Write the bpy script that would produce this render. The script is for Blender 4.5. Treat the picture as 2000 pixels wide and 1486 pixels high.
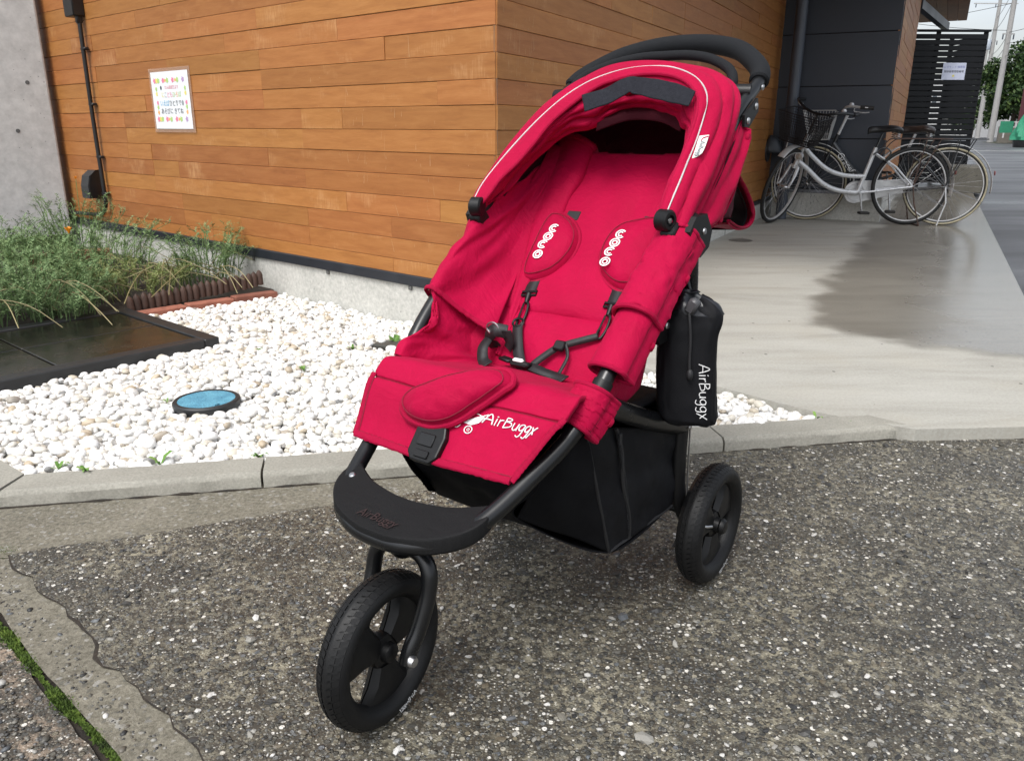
import bpy, bmesh, math, random
import numpy as np
from mathutils import Vector, Matrix, noise
random.seed(7); RNG = np.random.default_rng(11)
for o in list(bpy.data.objects): bpy.data.objects.remove(o)
scn = bpy.context.scene
COL = scn.collection
# ------------------------------------------------------------------ camera
cam_d = bpy.data.cameras.new('camera'); cam = bpy.data.objects.new('camera', cam_d); COL.objects.link(cam)
cam_d.sensor_width = 36.0; cam_d.sensor_fit = 'HORIZONTAL'; cam_d.lens = 28.08
cam_d.clip_start = 0.05; cam_d.clip_end = 3000
PITCH = math.atan(493/1560); ROLL = math.radians(0.2)
_f = Vector((0, math.cos(PITCH), -math.sin(PITCH))); _r = Vector((1, 0, 0)); _u = _r.cross(_f)
_r2 = _r*math.cos(ROLL)+_u*math.sin(ROLL); _u2 = _u*math.cos(ROLL)-_r*math.sin(ROLL)
cam.matrix_world = Matrix(((_r2.x, _u2.x, -_f.x, 0), (_r2.y, _u2.y, -_f.y, 0), (_r2.z, _u2.z, -_f.z, 0.85), (0, 0, 0, 1)))
scn.camera = cam
# ------------------------------------------------------------------ sky, sun, exposure (bright overcast day)
SUN_EL, SUN_AZ = math.radians(58), math.radians(-150)      # azimuth measured from +Y towards +X: behind and left of the camera
wd = bpy.data.worlds.new('World'); scn.world = wd; wd.use_nodes = True
nt = wd.node_tree; nt.nodes.clear()
wo = nt.nodes.new('ShaderNodeOutputWorld'); bg = nt.nodes.new('ShaderNodeBackground'); sky = nt.nodes.new('ShaderNodeTexSky')
sky.sky_type = 'NISHITA'; sky.sun_disc = False; sky.sun_elevation = SUN_EL; sky.sun_rotation = SUN_AZ
sky.air_density = 1.0; sky.dust_density = 4.0; sky.ozone_density = 1.0
hs = nt.nodes.new('ShaderNodeHueSaturation'); hs.inputs['Value'].default_value = 1.3; hs.inputs['Saturation'].default_value = 0.30   # cloud cover greys the sky
nt.links.new(sky.outputs[0], hs.inputs['Color'])
tc = nt.nodes.new('ShaderNodeTexCoord'); cn = nt.nodes.new('ShaderNodeTexNoise'); cn.inputs['Scale'].default_value = 3.2; cn.inputs['Detail'].default_value = 6
mp = nt.nodes.new('ShaderNodeMapping'); mp.inputs['Scale'].default_value = (1, 1, 2.6)
nt.links.new(tc.outputs['Generated'], mp.inputs[0]); nt.links.new(mp.outputs[0], cn.inputs['Vector'])
cr = nt.nodes.new('ShaderNodeValToRGB'); cr.color_ramp.elements[0].position = .35; cr.color_ramp.elements[0].color = (0.86, 0.90, 0.96, 1); cr.color_ramp.elements[1].position = .62; cr.color_ramp.elements[1].color = (1.12, 1.12, 1.1, 1)
nt.links.new(cn.outputs[0], cr.inputs[0])
mx = nt.nodes.new('ShaderNodeMix'); mx.data_type = 'RGBA'; mx.blend_type = 'MULTIPLY'; mx.inputs[0].default_value = 1
nt.links.new(hs.outputs[0], mx.inputs[6]); nt.links.new(cr.outputs[0], mx.inputs[7])
bg.inputs[1].default_value = 0.15
nt.links.new(mx.outputs[2], bg.inputs[0]); nt.links.new(bg.outputs[0], wo.inputs[0])
sd = bpy.data.lights.new('sun', 'SUN'); sd.energy = 1.5; sd.angle = math.radians(22); sd.color = (1, .975, .94)
sun = bpy.data.objects.new('sun', sd); COL.objects.link(sun)
_d = Vector((math.sin(SUN_AZ)*math.cos(SUN_EL), math.cos(SUN_AZ)*math.cos(SUN_EL), math.sin(SUN_EL)))
sun.rotation_euler = _d.to_track_quat('Z', 'Y').to_euler()
vs = scn.view_settings; vs.view_transform = 'Standard'; vs.look = 'None'; vs.gamma = 1; vs.exposure = 0.35; vs.use_curve_mapping = False
# ------------------------------------------------------------------ helpers
def tag(o, label=None, cat=None, group=None, kind=None):
    if label: o['label'] = label
    if cat: o['category'] = cat
    if group: o['group'] = group
    if kind: o['kind'] = kind
    return o
def empty(name, loc=(0, 0, 0), rz=0, label=None, cat=None, group=None):
    o = bpy.data.objects.new(name, None); COL.objects.link(o); o.location = loc; o.rotation_euler = (0, 0, rz); o.empty_display_size = .1
    return tag(o, label, cat, group)
def link(name, me, parent=None, mat=None):
    o = bpy.data.objects.new(name, me); COL.objects.link(o)
    if mat is not None and not me.materials: me.materials.append(mat)
    if parent is not None: o.parent = parent
    return o
def cr1(p, t, closed=False):
    """Catmull-Rom through the points p at t in 0..1"""
    n = len(p); m = n if closed else n-1
    s = t*m; i = int(math.floor(s)); 
    if not closed: i = max(0, min(m-1, i))
    w = s-i
    g = (lambda k: p[k % n]) if closed else (lambda k: p[max(0, min(n-1, k))])
    a, b, c, d = (Vector(g(i+k)) for k in (-1, 0, 1, 2))
    return 0.5*((2*b)+(c-a)*w+(2*a-5*b+4*c-d)*w*w+(3*b-a-3*c+d)*w**3)
def spline(p, n, closed=False):
    return [cr1(p, k/(n if closed else n-1), closed) for k in range(n)]
def surf(rows):
    """bicubic surface through a grid of control points"""
    def S(u, v): return cr1([cr1(r, u) for r in rows], v)
    return S
def snorm(S, u, v, e=.004):
    a = S(min(1, u+e), v)-S(max(0, u-e), v); b = S(u, min(1, v+e))-S(u, max(0, v-e))
    n = a.cross(b)
    return n.normalized() if n.length > 1e-12 else Vector((0, 0, 1))
class MB:
    def __init__(s): s.v = []; s.f = []
    def add(s, v, f):
        o = len(s.v); s.v += [tuple(p) for p in v]; s.f += [tuple(i+o for i in q) for q in f]; return s
    def box(s, c, d, rot=None, ch=0):
        hx, hy, hz = d[0]/2, d[1]/2, d[2]/2
        if ch:
            k = min(ch, hx*.9, hy*.9, hz*.9); vs_ = []; idx = {}
            for sx in (-1, 1):
                for sy in (-1, 1):
                    for sz in (-1, 1):
                        for ax in range(3):
                            p = [sx*(hx-k), sy*(hy-k), sz*(hz-k)]; p[ax] = (sx*hx, sy*hy, sz*hz)[ax]
                            idx[(sx, sy, sz, ax)] = len(vs_); vs_.append(Vector(p))
            F = []
            for ax in range(3):
                b, c2 = (ax+1) % 3, (ax+2) % 3
                for sg in (-1, 1):
                    q = []
                    for (i, j) in ((-1, -1), (1, -1), (1, 1), (-1, 1)):
                        t = [0, 0, 0]; t[ax] = sg; t[b] = i; t[c2] = j; q.append(idx[(*t, ax)])
                    F.append(q if sg > 0 else q[::-1])
            for ax in range(3):
                b, c2 = (ax+1) % 3, (ax+2) % 3
                for i in (-1, 1):
                    for j in (-1, 1):
                        t0 = [0, 0, 0]; t0[ax] = -1; t0[b] = i; t0[c2] = j; t1 = list(t0); t1[ax] = 1
                        q = [idx[(*t0, b)], idx[(*t1, b)], idx[(*t1, c2)], idx[(*t0, c2)]]
                        F.append(q if i*j < 0 else q[::-1])
            for sx in (-1, 1):
                for sy in (-1, 1):
                    for sz in (-1, 1):
                        q = [idx[(sx, sy, sz, a)] for a in range(3)]; F.append(q if sx*sy*sz > 0 else q[::-1])
        else:
            vs_ = [Vector((x, y, z)) for x in (-hx, hx) for y in (-hy, hy) for z in (-hz, hz)]
            F = [(0, 1, 3, 2), (4, 6, 7, 5), (0, 4, 5, 1), (2, 3, 7, 6), (0, 2, 6, 4), (1, 5, 7, 3)]
        m = rot if rot is not None else Matrix.Identity(3)
        return s.add([m @ p+Vector(c) for p in vs_], F)
    def tube(s, path, r, n=10, closed=False, cap=True, flat=None):
        P = [Vector(p) for p in path]; N = len(P); rr = r if hasattr(r, '__len__') else [r]*N
        T = []
        for i in range(N):
            a = P[(i-1) % N] if (closed or i > 0) else P[i]; b = P[(i+1) % N] if (closed or i < N-1) else P[i]
            t = b-a; T.append(t.normalized() if t.length > 1e-9 else Vector((0, 0, 1)))
        ref = Vector((0, 0, 1)) if abs(T[0].z) < .9 else Vector((1, 0, 0))
        if flat is not None: ref = Vector(flat[1])
        X = (ref-T[0]*ref.dot(T[0])).normalized(); vs_ = []
        for i in range(N):
            if flat is not None: X = (ref-T[i]*ref.dot(T[i])).normalized()
            else: X = (X-T[i]*X.dot(T[i])).normalized()
            Y = T[i].cross(X)
            for k in range(n):
                a = 2*math.pi*k/n
                kx = 1 if flat is None else flat[0]
                vs_.append(P[i]+X*(math.cos(a)*rr[i]*kx)+Y*(math.sin(a)*rr[i]))
        F = []
        for i in range(N if closed else N-1):
            j = (i+1) % N
            for k in range(n):
                l = (k+1) % n; F.append((i*n+k, i*n+l, j*n+l, j*n+k))
        if cap and not closed:
            F.append(tuple(range(n))[::-1]); F.append(tuple((N-1)*n+k for k in range(n)))
        return s.add(vs_, F)
    def lathe(s, prof, c=(0, 0, 0), axis=(0, 0, 1), n=32, ref=None, closed=False, cap=True):
        """prof: list of (radius, along-axis)"""
        A = Vector(axis).normalized(); X = Vector(ref) if ref else (Vector((0, 0, 1)) if abs(A.z) < .9 else Vector((1, 0, 0)))
        X = (X-A*X.dot(A)).normalized(); Y = A.cross(X); c = Vector(c); m = len(prof); vs_ = []
        for (r, h) in prof:
            for k in range(n):
                a = 2*math.pi*k/n; vs_.append(c+A*h+X*(r*math.cos(a))+Y*(r*math.sin(a)))
        F = []
        for i in range(m if closed else m-1):
            j = (i+1) % m
            for k in range(n):
                l = (k+1) % n; F.append((i*n+k, i*n+l, j*n+l, j*n+k))
        if cap and not closed:
            if prof[0][0] > 1e-5: F.append(tuple(range(n))[::-1])
            if prof[-1][0] > 1e-5: F.append(tuple((m-1)*n+k for k in range(n)))
        return s.add(vs_, F)
    def prism(s, poly, d):
        """poly: 3D outline, extruded by vector d"""
        n = len(poly); d = Vector(d); a = [Vector(p) for p in poly]
        F = [tuple(range(n))[::-1], tuple(range(n, 2*n))]+[(i, (i+1) % n, n+(i+1) % n, n+i) for i in range(n)]
        return s.add(a+[p+d for p in a], F)
    def grid(s, S, nu, nv, disp=None, mask=None):
        vs_ = []
        for j in range(nv+1):
            for i in range(nu+1):
                u, v = i/nu, j/nv; p = S(u, v)
                if disp is not None: p = p+snorm(S, u, v)*disp(u, v)
                vs_.append(p)
        F = [(j*(nu+1)+i, j*(nu+1)+i+1, (j+1)*(nu+1)+i+1, (j+1)*(nu+1)+i) for j in range(nv) for i in range(nu) if mask is None or mask((i+.5)/nu, (j+.5)/nv)]
        return s.add(vs_, F)
    def ball(s, c, r, n=12, m=8, sc=(1, 1, 1)):
        vs_ = []; c = Vector(c)
        for j in range(m+1):
            t = math.pi*j/m
            for k in range(n):
                a = 2*math.pi*k/n; vs_.append(c+Vector((r*sc[0]*math.sin(t)*math.cos(a), r*sc[1]*math.sin(t)*math.sin(a), r*sc[2]*math.cos(t))))
        F = [(j*n+k, (j+1)*n+k, (j+1)*n+(k+1) % n, j*n+(k+1) % n) for j in range(m) for k in range(n)]
        return s.add(vs_, F)
    def mesh(s, name, mat, smooth=True, angle=40, flipx=False):
        me = bpy.data.meshes.new(name)
        if flipx: me.from_pydata([(-x, y, z) for x, y, z in s.v], [], [q[::-1] for q in s.f])
        else: me.from_pydata(s.v, [], s.f)
        if mat is not None: me.materials.append(mat)
        if smooth:
            me.polygons.foreach_set('use_smooth', [True]*len(me.polygons))
            me.set_sharp_from_angle(angle=math.radians(angle))
        me.update(); return me
    def build(s, name, mat, parent=None, smooth=True, angle=40, flipx=False, solid=0, offset=-1):
        o = link(name, s.mesh(name, mat, smooth, angle, flipx), parent)
        if solid:
            m = o.modifiers.new('solid', 'SOLIDIFY'); m.thickness = solid; m.offset = offset; m.use_rim = True
        return o
def fast_mesh(name, V, F, mat, smooth=True):
    """numpy verts (n,3) and equal-sized faces (m,k)"""
    me = bpy.data.meshes.new(name); V = np.asarray(V, np.float32); F = np.asarray(F, np.int32); m, k = F.shape
    me.vertices.add(len(V)); me.vertices.foreach_set('co', V.ravel()); me.loops.add(m*k); me.loops.foreach_set('vertex_index', F.ravel())
    me.polygons.add(m); me.polygons.foreach_set('loop_start', np.arange(0, m*k, k, dtype=np.int32)); me.polygons.foreach_set('loop_total', np.full(m, k, np.int32))
    me.polygons.foreach_set('use_smooth', np.full(m, smooth)); me.materials.append(mat); me.update(calc_edges=True); me.validate(); return me
def copy_tree(o, parent=None):
    c = o.copy(); COL.objects.link(c); c.parent = parent
    for ch in list(o.children): copy_tree(ch, c)
    return c
# ------------------------------------------------------------------ procedural materials
class NT:
    def __init__(s, name):
        s.m = bpy.data.materials.new(name); s.m.use_nodes = True; s.t = s.m.node_tree; s.t.nodes.clear()
        s.out = s.n('OutputMaterial'); s.b = s.n('BsdfPrincipled'); s.l(s.b.outputs[0], s.out.inputs[0])
    def n(s, k, **kw):
        o = s.t.nodes.new('ShaderNode'+k)
        for a, b in kw.items(): setattr(o, a, b)
        return o
    def l(s, a, b): s.t.links.new(a, b)
    def coord(s, scale=(1, 1, 1), kind='Object', rot=(0, 0, 0), rand=0):
        t = s.n('TexCoord'); m = s.n('Mapping'); m.inputs['Scale'].default_value = scale; m.inputs['Rotation'].default_value = rot
        s.l(t.outputs[kind], m.inputs[0])
        if rand:
            oi = s.n('ObjectInfo'); mu = s.n('Math', operation='MULTIPLY'); mu.inputs[1].default_value = rand; s.l(oi.outputs['Random'], mu.inputs[0])
            cb = s.n('CombineXYZ'); s.l(mu.outputs[0], cb.inputs[0]); s.l(mu.outputs[0], cb.inputs[1]); s.l(mu.outputs[0], cb.inputs[2]); s.l(cb.outputs[0], m.inputs['Location'])
        return m.outputs[0]
    def noise(s, co, scale, detail=4, rough=.5, dist=0):
        o = s.n('TexNoise'); o.inputs['Scale'].default_value = scale; o.inputs['Detail'].default_value = detail; o.inputs['Roughness'].default_value = rough; o.inputs['Distortion'].default_value = dist
        s.l(co, o.inputs['Vector']); return o.outputs[0]
    def vor(s, co, scale, feature='F1', out='Color', rnd=1):
        o = s.n('TexVoronoi', feature=feature); o.inputs['Scale'].default_value = scale; o.inputs['Randomness'].default_value = rnd
        s.l(co, o.inputs['Vector']); return o.outputs[out]
    def ramp(s, fac, stops, interp='LINEAR'):
        o = s.n('ValToRGB'); r = o.color_ramp; r.interpolation = interp
        while len(r.elements) < len(stops): r.elements.new(1)
        for e, (p, c) in zip(r.elements, stops):
            e.position = p; e.color = (c, c, c, 1) if not hasattr(c, '__len__') else (*c, 1)
        s.l(fac, o.inputs[0]); return o.outputs[0]
    def mix(s, f, a, b, mode='MIX'):
        o = s.n('Mix', data_type='RGBA', blend_type=mode)
        for v, i in ((f, 0), (a, 6), (b, 7)):
            if hasattr(v, 'is_output') or hasattr(v, 'links'): s.l(v, o.inputs[i])
            elif i == 0: o.inputs[0].default_value = v
            else: o.inputs[i].default_value = (*v, 1) if len(v) == 3 else v
        return o.outputs[2]
    def math(s, op, a, b=0, clamp=False):
        o = s.n('Math', operation=op, use_clamp=clamp)
        for v, i in ((a, 0), (b, 1)):
            if hasattr(v, 'links'): s.l(v, o.inputs[i])
            else: o.inputs[i].default_value = v
        return o.outputs[0]
    def bump(s, h, strength=.3, dist=.002, normal=None):
        o = s.n('Bump'); o.inputs['Strength'].default_value = strength; o.inputs['Distance'].default_value = dist; s.l(h, o.inputs['Height'])
        if normal is not None: s.l(normal, o.inputs['Normal'])
        return o.outputs[0]
    def set(s, **kw):
        for k, v in kw.items():
            i = s.b.inputs[k.replace('_', ' ')]
            if hasattr(v, 'links'): s.l(v, i)
            else: i.default_value = (*v, 1) if hasattr(v, '__len__') and len(v) == 3 else v
        return s.m
def mat(name, c, c2=None, rough=.6, metal=0, scale=12, bump=0, bscale=150, bdist=.001, stretch=(1, 1, 1), spec=.5, rv=.1, rand=0, sheen=0, coat=0):
    t = NT(name); co = t.coord(stretch, rand=17 if rand else 0); n = t.noise(co, scale, 5, .6)
    c2 = c2 or tuple(x*.72 for x in c)
    col = t.ramp(n, [(.3, c2), (.68, c)])
    if rand:
        oi = t.n('ObjectInfo'); v = t.math('MULTIPLY_ADD', oi.outputs['Random'], rand); v.node.inputs[2].default_value = 1-rand/2
        h = t.n('HueSaturation'); t.l(v, h.inputs['Value']); t.l(col, h.inputs['Color']); col = h.outputs[0]
    t.set(Base_Color=col, Metallic=metal, Specular_IOR_Level=spec, Roughness=t.ramp(n, [(.2, max(0.02, rough-rv)), (.8, min(1, rough+rv))]))
    if bump: t.set(Normal=t.bump(t.noise(co, bscale, 3), bump, bdist))
    if sheen: t.set(Sheen_Weight=sheen, Sheen_Roughness=.4)
    if coat: t.set(Coat_Weight=coat)
    return t.m
# ================================================================== materials of the setting
def wood_mat(name='cedar_boards', a=(.355, .140, .038), b=(.275, .100, .026), c=(.425, .185, .058)):
    t = NT(name); co = t.coord((1.0, 1, 9), rand=31); g = t.noise(co, 5, 6, .6, .6)
    col = t.ramp(g, [(.25, b), (.5, a), (.78, c)])
    fine = t.noise(t.coord((3, 1, 90), rand=31), 9, 3, .6)
    col = t.mix(.22, col, t.ramp(fine, [(.3, (.20, .075, .02)), (.7, (.44, .19, .06))]), 'MIX')
    oi = t.n('ObjectInfo'); hsv = t.n('HueSaturation')
    t.l(t.ramp(oi.outputs['Random'], [(0, .86), (.5, 1.0), (1, 1.08)]), hsv.inputs['Value'])
    t.l(t.ramp(t.math('FRACT', t.math('MULTIPLY', oi.outputs['Random'], 7.13)), [(0, .494), (1, .506)]), hsv.inputs['Hue']); t.l(col, hsv.inputs['Color'])
    # worn, scuffed spots where the finish has gone pale
    w = t.noise(t.coord((1, 1, 1.6), rand=31), 2.6, 6, .65); sc = t.noise(t.coord((60, 1, 7), rand=31), 2.2, 2, .5)
    f = t.math('MULTIPLY', t.ramp(w, [(.56, 0), (.70, 1)]), t.ramp(sc, [(.42, .12), (.62, .6)]))
    col = t.mix(f, hsv.outputs[0], (.55, .31, .14))
    t.set(Base_Color=col, Roughness=.52, Specular_IOR_Level=.35, Normal=t.bump(fine, .22, .0012)); return t.m
WOOD = wood_mat()
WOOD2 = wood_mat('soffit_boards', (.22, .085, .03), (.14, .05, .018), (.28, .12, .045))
def concrete_mat(name, a, b, scale=3, rough=.8, pits=True, fine=60):
    t = NT(name); co = t.coord(); n = t.noise(co, scale, 8, .65); n2 = t.noise(co, fine, 4, .7)
    col = t.mix(.4, t.ramp(n, [(.28, b), (.7, a)]), t.ramp(n2, [(.3, tuple(x*.6 for x in b)), (.7, tuple(min(1, x*1.25) for x in a))]))
    if pits:
        p = t.vor(co, 22, 'F1', 'Distance'); col = t.mix(t.ramp(p, [(.05, .75), (.09, 0)]), col, tuple(x*.35 for x in b))
    t.set(Base_Color=col, Roughness=rough, Specular_IOR_Level=.3, Normal=t.bump(n2, .35, .002)); return t.m
CONC = concrete_mat('fair_faced_concrete', (.54, .54, .53), (.46, .46, .455), 2.2, fine=14)
FOUND = concrete_mat('foundation_concrete', (.58, .57, .53), (.36, .36, .33), 3.5)
KERBM = concrete_mat('kerb_concrete', (.33, .318, .275), (.22, .21, .18), 6, .85, False, 160)
GUT = concrete_mat('gutter_concrete', (.215, .200, .155), (.085, .078, .058), 9, .85, False, 170)
DARKP = mat('dark_cladding', (.036, .044, .060), (.030, .037, .051), rough=.45, scale=2, bump=.05, bscale=300)
DARKM = mat('dark_flashing', (.018, .021, .028), rough=.45, scale=9)
BLACKP = mat('black_plastic_pipe', (.010, .010, .011), rough=.4, scale=9)
GREYPIPE = mat('grey_downpipe', (.072, .085, .11), rough=.4, scale=3)
SOIL = mat('soil', (.035, .026, .018), (.012, .010, .008), rough=.95, scale=30, bump=.6, bscale=60, bdist=.01)

def aggregate(name, tan=(.27, .245, .18), tanamt=.8, bright=1.0, seed=0, warm=0):
    t = NT(name); co = t.coord((1, 1, 1)); 
    mp2 = t.n('Mapping'); mp2.inputs['Location'].default_value = (seed, seed*.7, 0); t.l(co, mp2.inputs[0]); co = mp2.outputs[0]
    def vo(sc):
        o = t.n('TexVoronoi'); o.inputs['Scale'].default_value = sc; t.l(co, o.inputs['Vector']); r = t.n('SeparateColor'); t.l(o.outputs['Color'], r.inputs[0]); return r, o.outputs['Distance']
    r1, e1 = vo(100); r2, e2 = vo(230)
    k = bright
    st = [(0, (.020*k, .020*k, .018*k)), (.3, (.042*k, .041*k, .036*k)), (.5, (.070*k, .067*k, .054*k)), (.64, (.10*k, .086*k, .06*k)), (.78, (.072*k, .076*k, .08*k)), (.9, (.17*k, .155*k, .12*k)), (.975, (.42*k, .40*k, .36*k)), (1, (.62, .6, .56))]
    s1 = t.ramp(r1.outputs[0], st); s2 = t.ramp(r2.outputs[0], [(p, tuple(x*.85 for x in c)) for p, c in st])
    keep = t.math('GREATER_THAN', r1.outputs[1], .42)             # only some cells are large stones, the rest is fine grit
    m1 = t.math('MULTIPLY', keep, t.ramp(e1, [(.40, 1), (.52, 0)]))
    mort = t.mix(t.ramp(e2, [(.40, 1), (.55, 0)]), (.030*k, .026*k, .02*k), s2)
    col = t.mix(m1, mort, s1)
    pn = t.noise(co, 5.5, 7, .62); pf = t.noise(co, 55, 4, .7)
    tm = t.math('MULTIPLY', t.ramp(pn, [(.40, 0), (.66, 1)]), t.ramp(pf, [(.46, 0), (.6, tanamt*1.5)]))
    tm = t.math('MULTIPLY', tm, t.math('SUBTRACT', 1, t.math('MULTIPLY', m1, .75)), True)
    col = t.mix(tm, col, tan)
    big = t.noise(co, 1.3, 5, .6); col = t.mix(t.ramp(big, [(.35, .18), (.58, 0)]), col, (.022, .021, .019))
    h = t.math('ADD', t.math('MULTIPLY', m1, 1), t.math('MULTIPLY', t.ramp(e2, [(.1, 1), (.55, 0)]), .35))
    t.set(Base_Color=col, Roughness=t.ramp(big, [(.35, .38), (.65, .62)]), Specular_IOR_Level=.45, Normal=t.bump(h, .9, .004)); return t.m
AGG = aggregate('exposed_aggregate', bright=1.65); AGG2 = aggregate('pinkish_aggregate', (.30, .23, .17), .8, 1.5, 5)
STRIP = None
def strip_mat(name='worn_strip_concrete', k=1.0):
    t = NT(name); co = t.coord(); n = t.noise(co, 5, 8, .7); f = t.noise(co, 120, 4, .75)
    r = t.n('SeparateColor'); t.l(t.vor(co, 150), r.inputs[0])
    col = t.mix(.5, t.ramp(n, [(.3, (.11*k, .098*k, .068*k)), (.55, (.20*k, .18*k, .13*k)), (.78, (.34*k, .31*k, .25*k))]), t.ramp(f, [(.34, (.05*k, .044*k, .032*k)), (.66, (.38*k, .35*k, .28*k))]))
    col = t.mix(t.ramp(r.outputs[0], [(.93, 0), (.96, .5)]), col, (.34, .33, .31)); col = t.mix(t.ramp(r.outputs[1], [(.93, 0), (.96, .5)]), col, (.07, .068, .06))
    t.set(Base_Color=col, Roughness=.75, Normal=t.bump(f, .8, .004)); return t.m
STRIP = strip_mat(k=.78); GUT = strip_mat('gutter_concrete_worn', .80)
def slab_mat():
    """brushed concrete, dry under the eaves, rain-wet beyond a line one metre from the timber wall"""
    t = NT('driveway_concrete'); co = t.coord()
    st = t.noise(t.coord((1.0, 4.5, 1), rot=(0, 0, math.radians(-12))), 1.4, 8, .68, .4); f = t.noise(co, 110, 4, .75); n = t.noise(co, 2.2, 7, .6)
    dry = t.mix(.35, t.ramp(st, [(.28, (.22, .21, .18)), (.5, (.345, .335, .295)), (.75, (.43, .42, .38))]), t.ramp(f, [(.3, (.20, .19, .165)), (.7, (.48, .468, .425))]))
    dry = t.mix(t.ramp(n, [(.5, 0), (.75, .35)]), dry, (.35, .315, .245))
    wetc = t.mix(.35, t.ramp(st, [(.3, (.125, .115, .095)), (.7, (.20, .185, .155))]), t.ramp(f, [(.3, (.10, .09, .075)), (.7, (.25, .23, .19))]))
    sep = t.n('SeparateXYZ'); t.l(co, sep.inputs[0])
    x, y = sep.outputs[0], sep.outputs[1]
    wob = t.math('MULTIPLY', t.math('SUBTRACT', t.noise(t.coord((1, 1, 1)), 1.6, 5, .6), .5), .55)
    perp = t.math('ADD', t.math('ADD', t.math('MULTIPLY', x, .888), t.math('MULTIPLY', y, -.46)), 1.4609)      # distance from the timber wall
    along = t.math('ADD', t.math('ADD', t.math('MULTIPLY', x, .46), t.math('MULTIPLY', y, .888)), -2.6897)
    d1 = t.math('SUBTRACT', t.math('ADD', perp, wob), 1.0)
    d2 = t.math('SUBTRACT', t.math('ADD', along, wob), .78)
    # rounded corner of the wet area
    d = t.math('SUBTRACT', .55, t.math('SQRT', t.math('ADD', t.math('POWER', t.math('MAXIMUM', t.math('SUBTRACT', .55, d1), 0), 2), t.math('POWER', t.math('MAXIMUM', t.math('SUBTRACT', .55, d2), 0), 2))))
    w = t.n('MapRange', interpolation_type='SMOOTHSTEP'); w.inputs[1].default_value = -.05; w.inputs[2].default_value = .09; t.l(d, w.inputs[0]); wet = w.outputs[0]
    deep = t.n('MapRange', interpolation_type='SMOOTHSTEP'); deep.inputs[1].default_value = .02; deep.inputs[2].default_value = .75; t.l(t.math('ADD', d1, t.math('MULTIPLY', wob, .6)), deep.inputs[0]); pool = t.math('MULTIPLY', wet, deep.outputs[0])
    # scattered black specks
    sp = t.vor(co, 9, 'F1', 'Distance'); spk = t.math('LESS_THAN', sp, .055)
    col = t.mix(wet, dry, wetc); col = t.mix(t.math('MULTIPLY', spk, .85), col, (.03, .028, .025))
    ro = t.math('SUBTRACT', .78, t.math('ADD', t.math('MULTIPLY', wet, .30), t.math('MULTIPLY', pool, .29)))
    nb = t.bump(f, .12, .0012); t.set(Base_Color=col, Roughness=ro, Specular_IOR_Level=.6, Normal=nb); return t.m
SLAB = slab_mat()
def asphalt_mat():
    t = NT('wet_asphalt'); co = t.coord(); f = t.noise(co, 140, 4, .8); n = t.noise(t.coord((.25, 1, 1)), .55, 6, .6)
    col = t.mix(.5, t.ramp(n, [(.35, (.042, .045, .052)), (.65, (.085, .088, .096))]), t.ramp(f, [(.3, (.018, .018, .02)), (.72, (.14, .14, .145))]))
    t.set(Base_Color=col, Roughness=t.ramp(n, [(.38, .62), (.56, .40), (.68, .16)]), Normal=t.bump(f, .5, .004)); return t.m
ASPH = asphalt_mat()
WHITEP = mat('road_paint', (.62, .62, .60), (.3, .3, .3), rough=.7, scale=9)

# ================================================================== ground, road, slab, kerb
def sheet(name, poly, z, m, label=None, thick=0):
    b = MB(); n = len(poly)
    if thick: b.prism([(x, y, z-thick) for x, y in poly], (0, 0, thick))
    else: b.add([(x, y, z) for x, y in poly], [tuple(range(n))])
    o = b.build(name, m, smooth=False); o['kind'] = 'structure'; return o
C0 = Vector((-.06, 3.06, 0)); LD = Vector((-.755, .656, 0)).normalized(); LN = Vector((LD.y*-1, LD.x, 0)); RD = Vector((.460, .888, 0)).normalized(); RN = Vector((RD.y, -RD.x, 0))
def jag(p, q, n, a, seed=0):
    """ragged edge from p to q"""
    out = []; d = (Vector(q)-Vector(p)); nn = Vector((-d.y, d.x)).normalized()
    for i in range(n):
        t = i/n; w = noise.noise((t*d.length*9+seed, seed*3.1, 0))*a+noise.noise((t*d.length*32+seed, 5+seed, 0))*a*.5
        out.append(tuple(Vector(p)+d*t+nn*w*(0 if i == 0 else 1)))
    return out
sheet('ground', [(-900, -900), (900, -900), (900, 1500), (-900, 1500)], -.06, mat('far_ground', (.10, .105, .09), rough=.9, scale=.3))
def redge(y): return 2.641+(y-4.067)/1.955
sheet('road', [(redge(2.16), 2.16), (9, 2.16), (60, 60), (160, 245), (140, 268), (redge(40), 40), (redge(12), 12)], -.012, ASPH)
drive = sheet('driveway', jag((-1.046, 1.476), (-.43, .909), 26, .028, 1)+jag((-.43, .909), (.9, -.35), 20, .02, 2)+[(.9, -3), (9, -3), (9, 2.17), (1.16, 2.145), (.3, 2.0)]+jag((.3, 1.985), (-1.046, 1.476), 24, .012, 4), 0, AGG)
sheet('worn_strip', jag((-1.3, 1.62), (-1.02, 1.455), 6, .01, 2)+[(-.9, 1.40), (.95, -.28), (.88, -.46)]+jag((-.52, .885), (-.985, 1.31), 20, .014, 6)+[(-1.5, 1.72)], -.004, STRIP)
sheet('lower_slab', [(-3.2, -3), (.86, -3), (.8, -.5)]+jag((-.535, .872), (-.985, 1.283), 22, .010, 9)+[(-1.7, 1.9), (-3.2, 2.6)], -.006, AGG2)
sheet('crack_soil', [(-1.6, 1.8), (-.3, .55), (-.2, .65), (-1.5, 1.95)], -.013, SOIL)
sheet('gutter', [(-2.6, 1.30)]+jag((-1.5, 1.40), (-1.05, 1.478), 8, .01, 3)+[(-1.03, 1.465), (-.9, 1.49), (.34, 1.94)]+[(.5, 2.05), (-1.22, 1.72), (-2.6, 2.1)], -.002, GUT)
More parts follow.
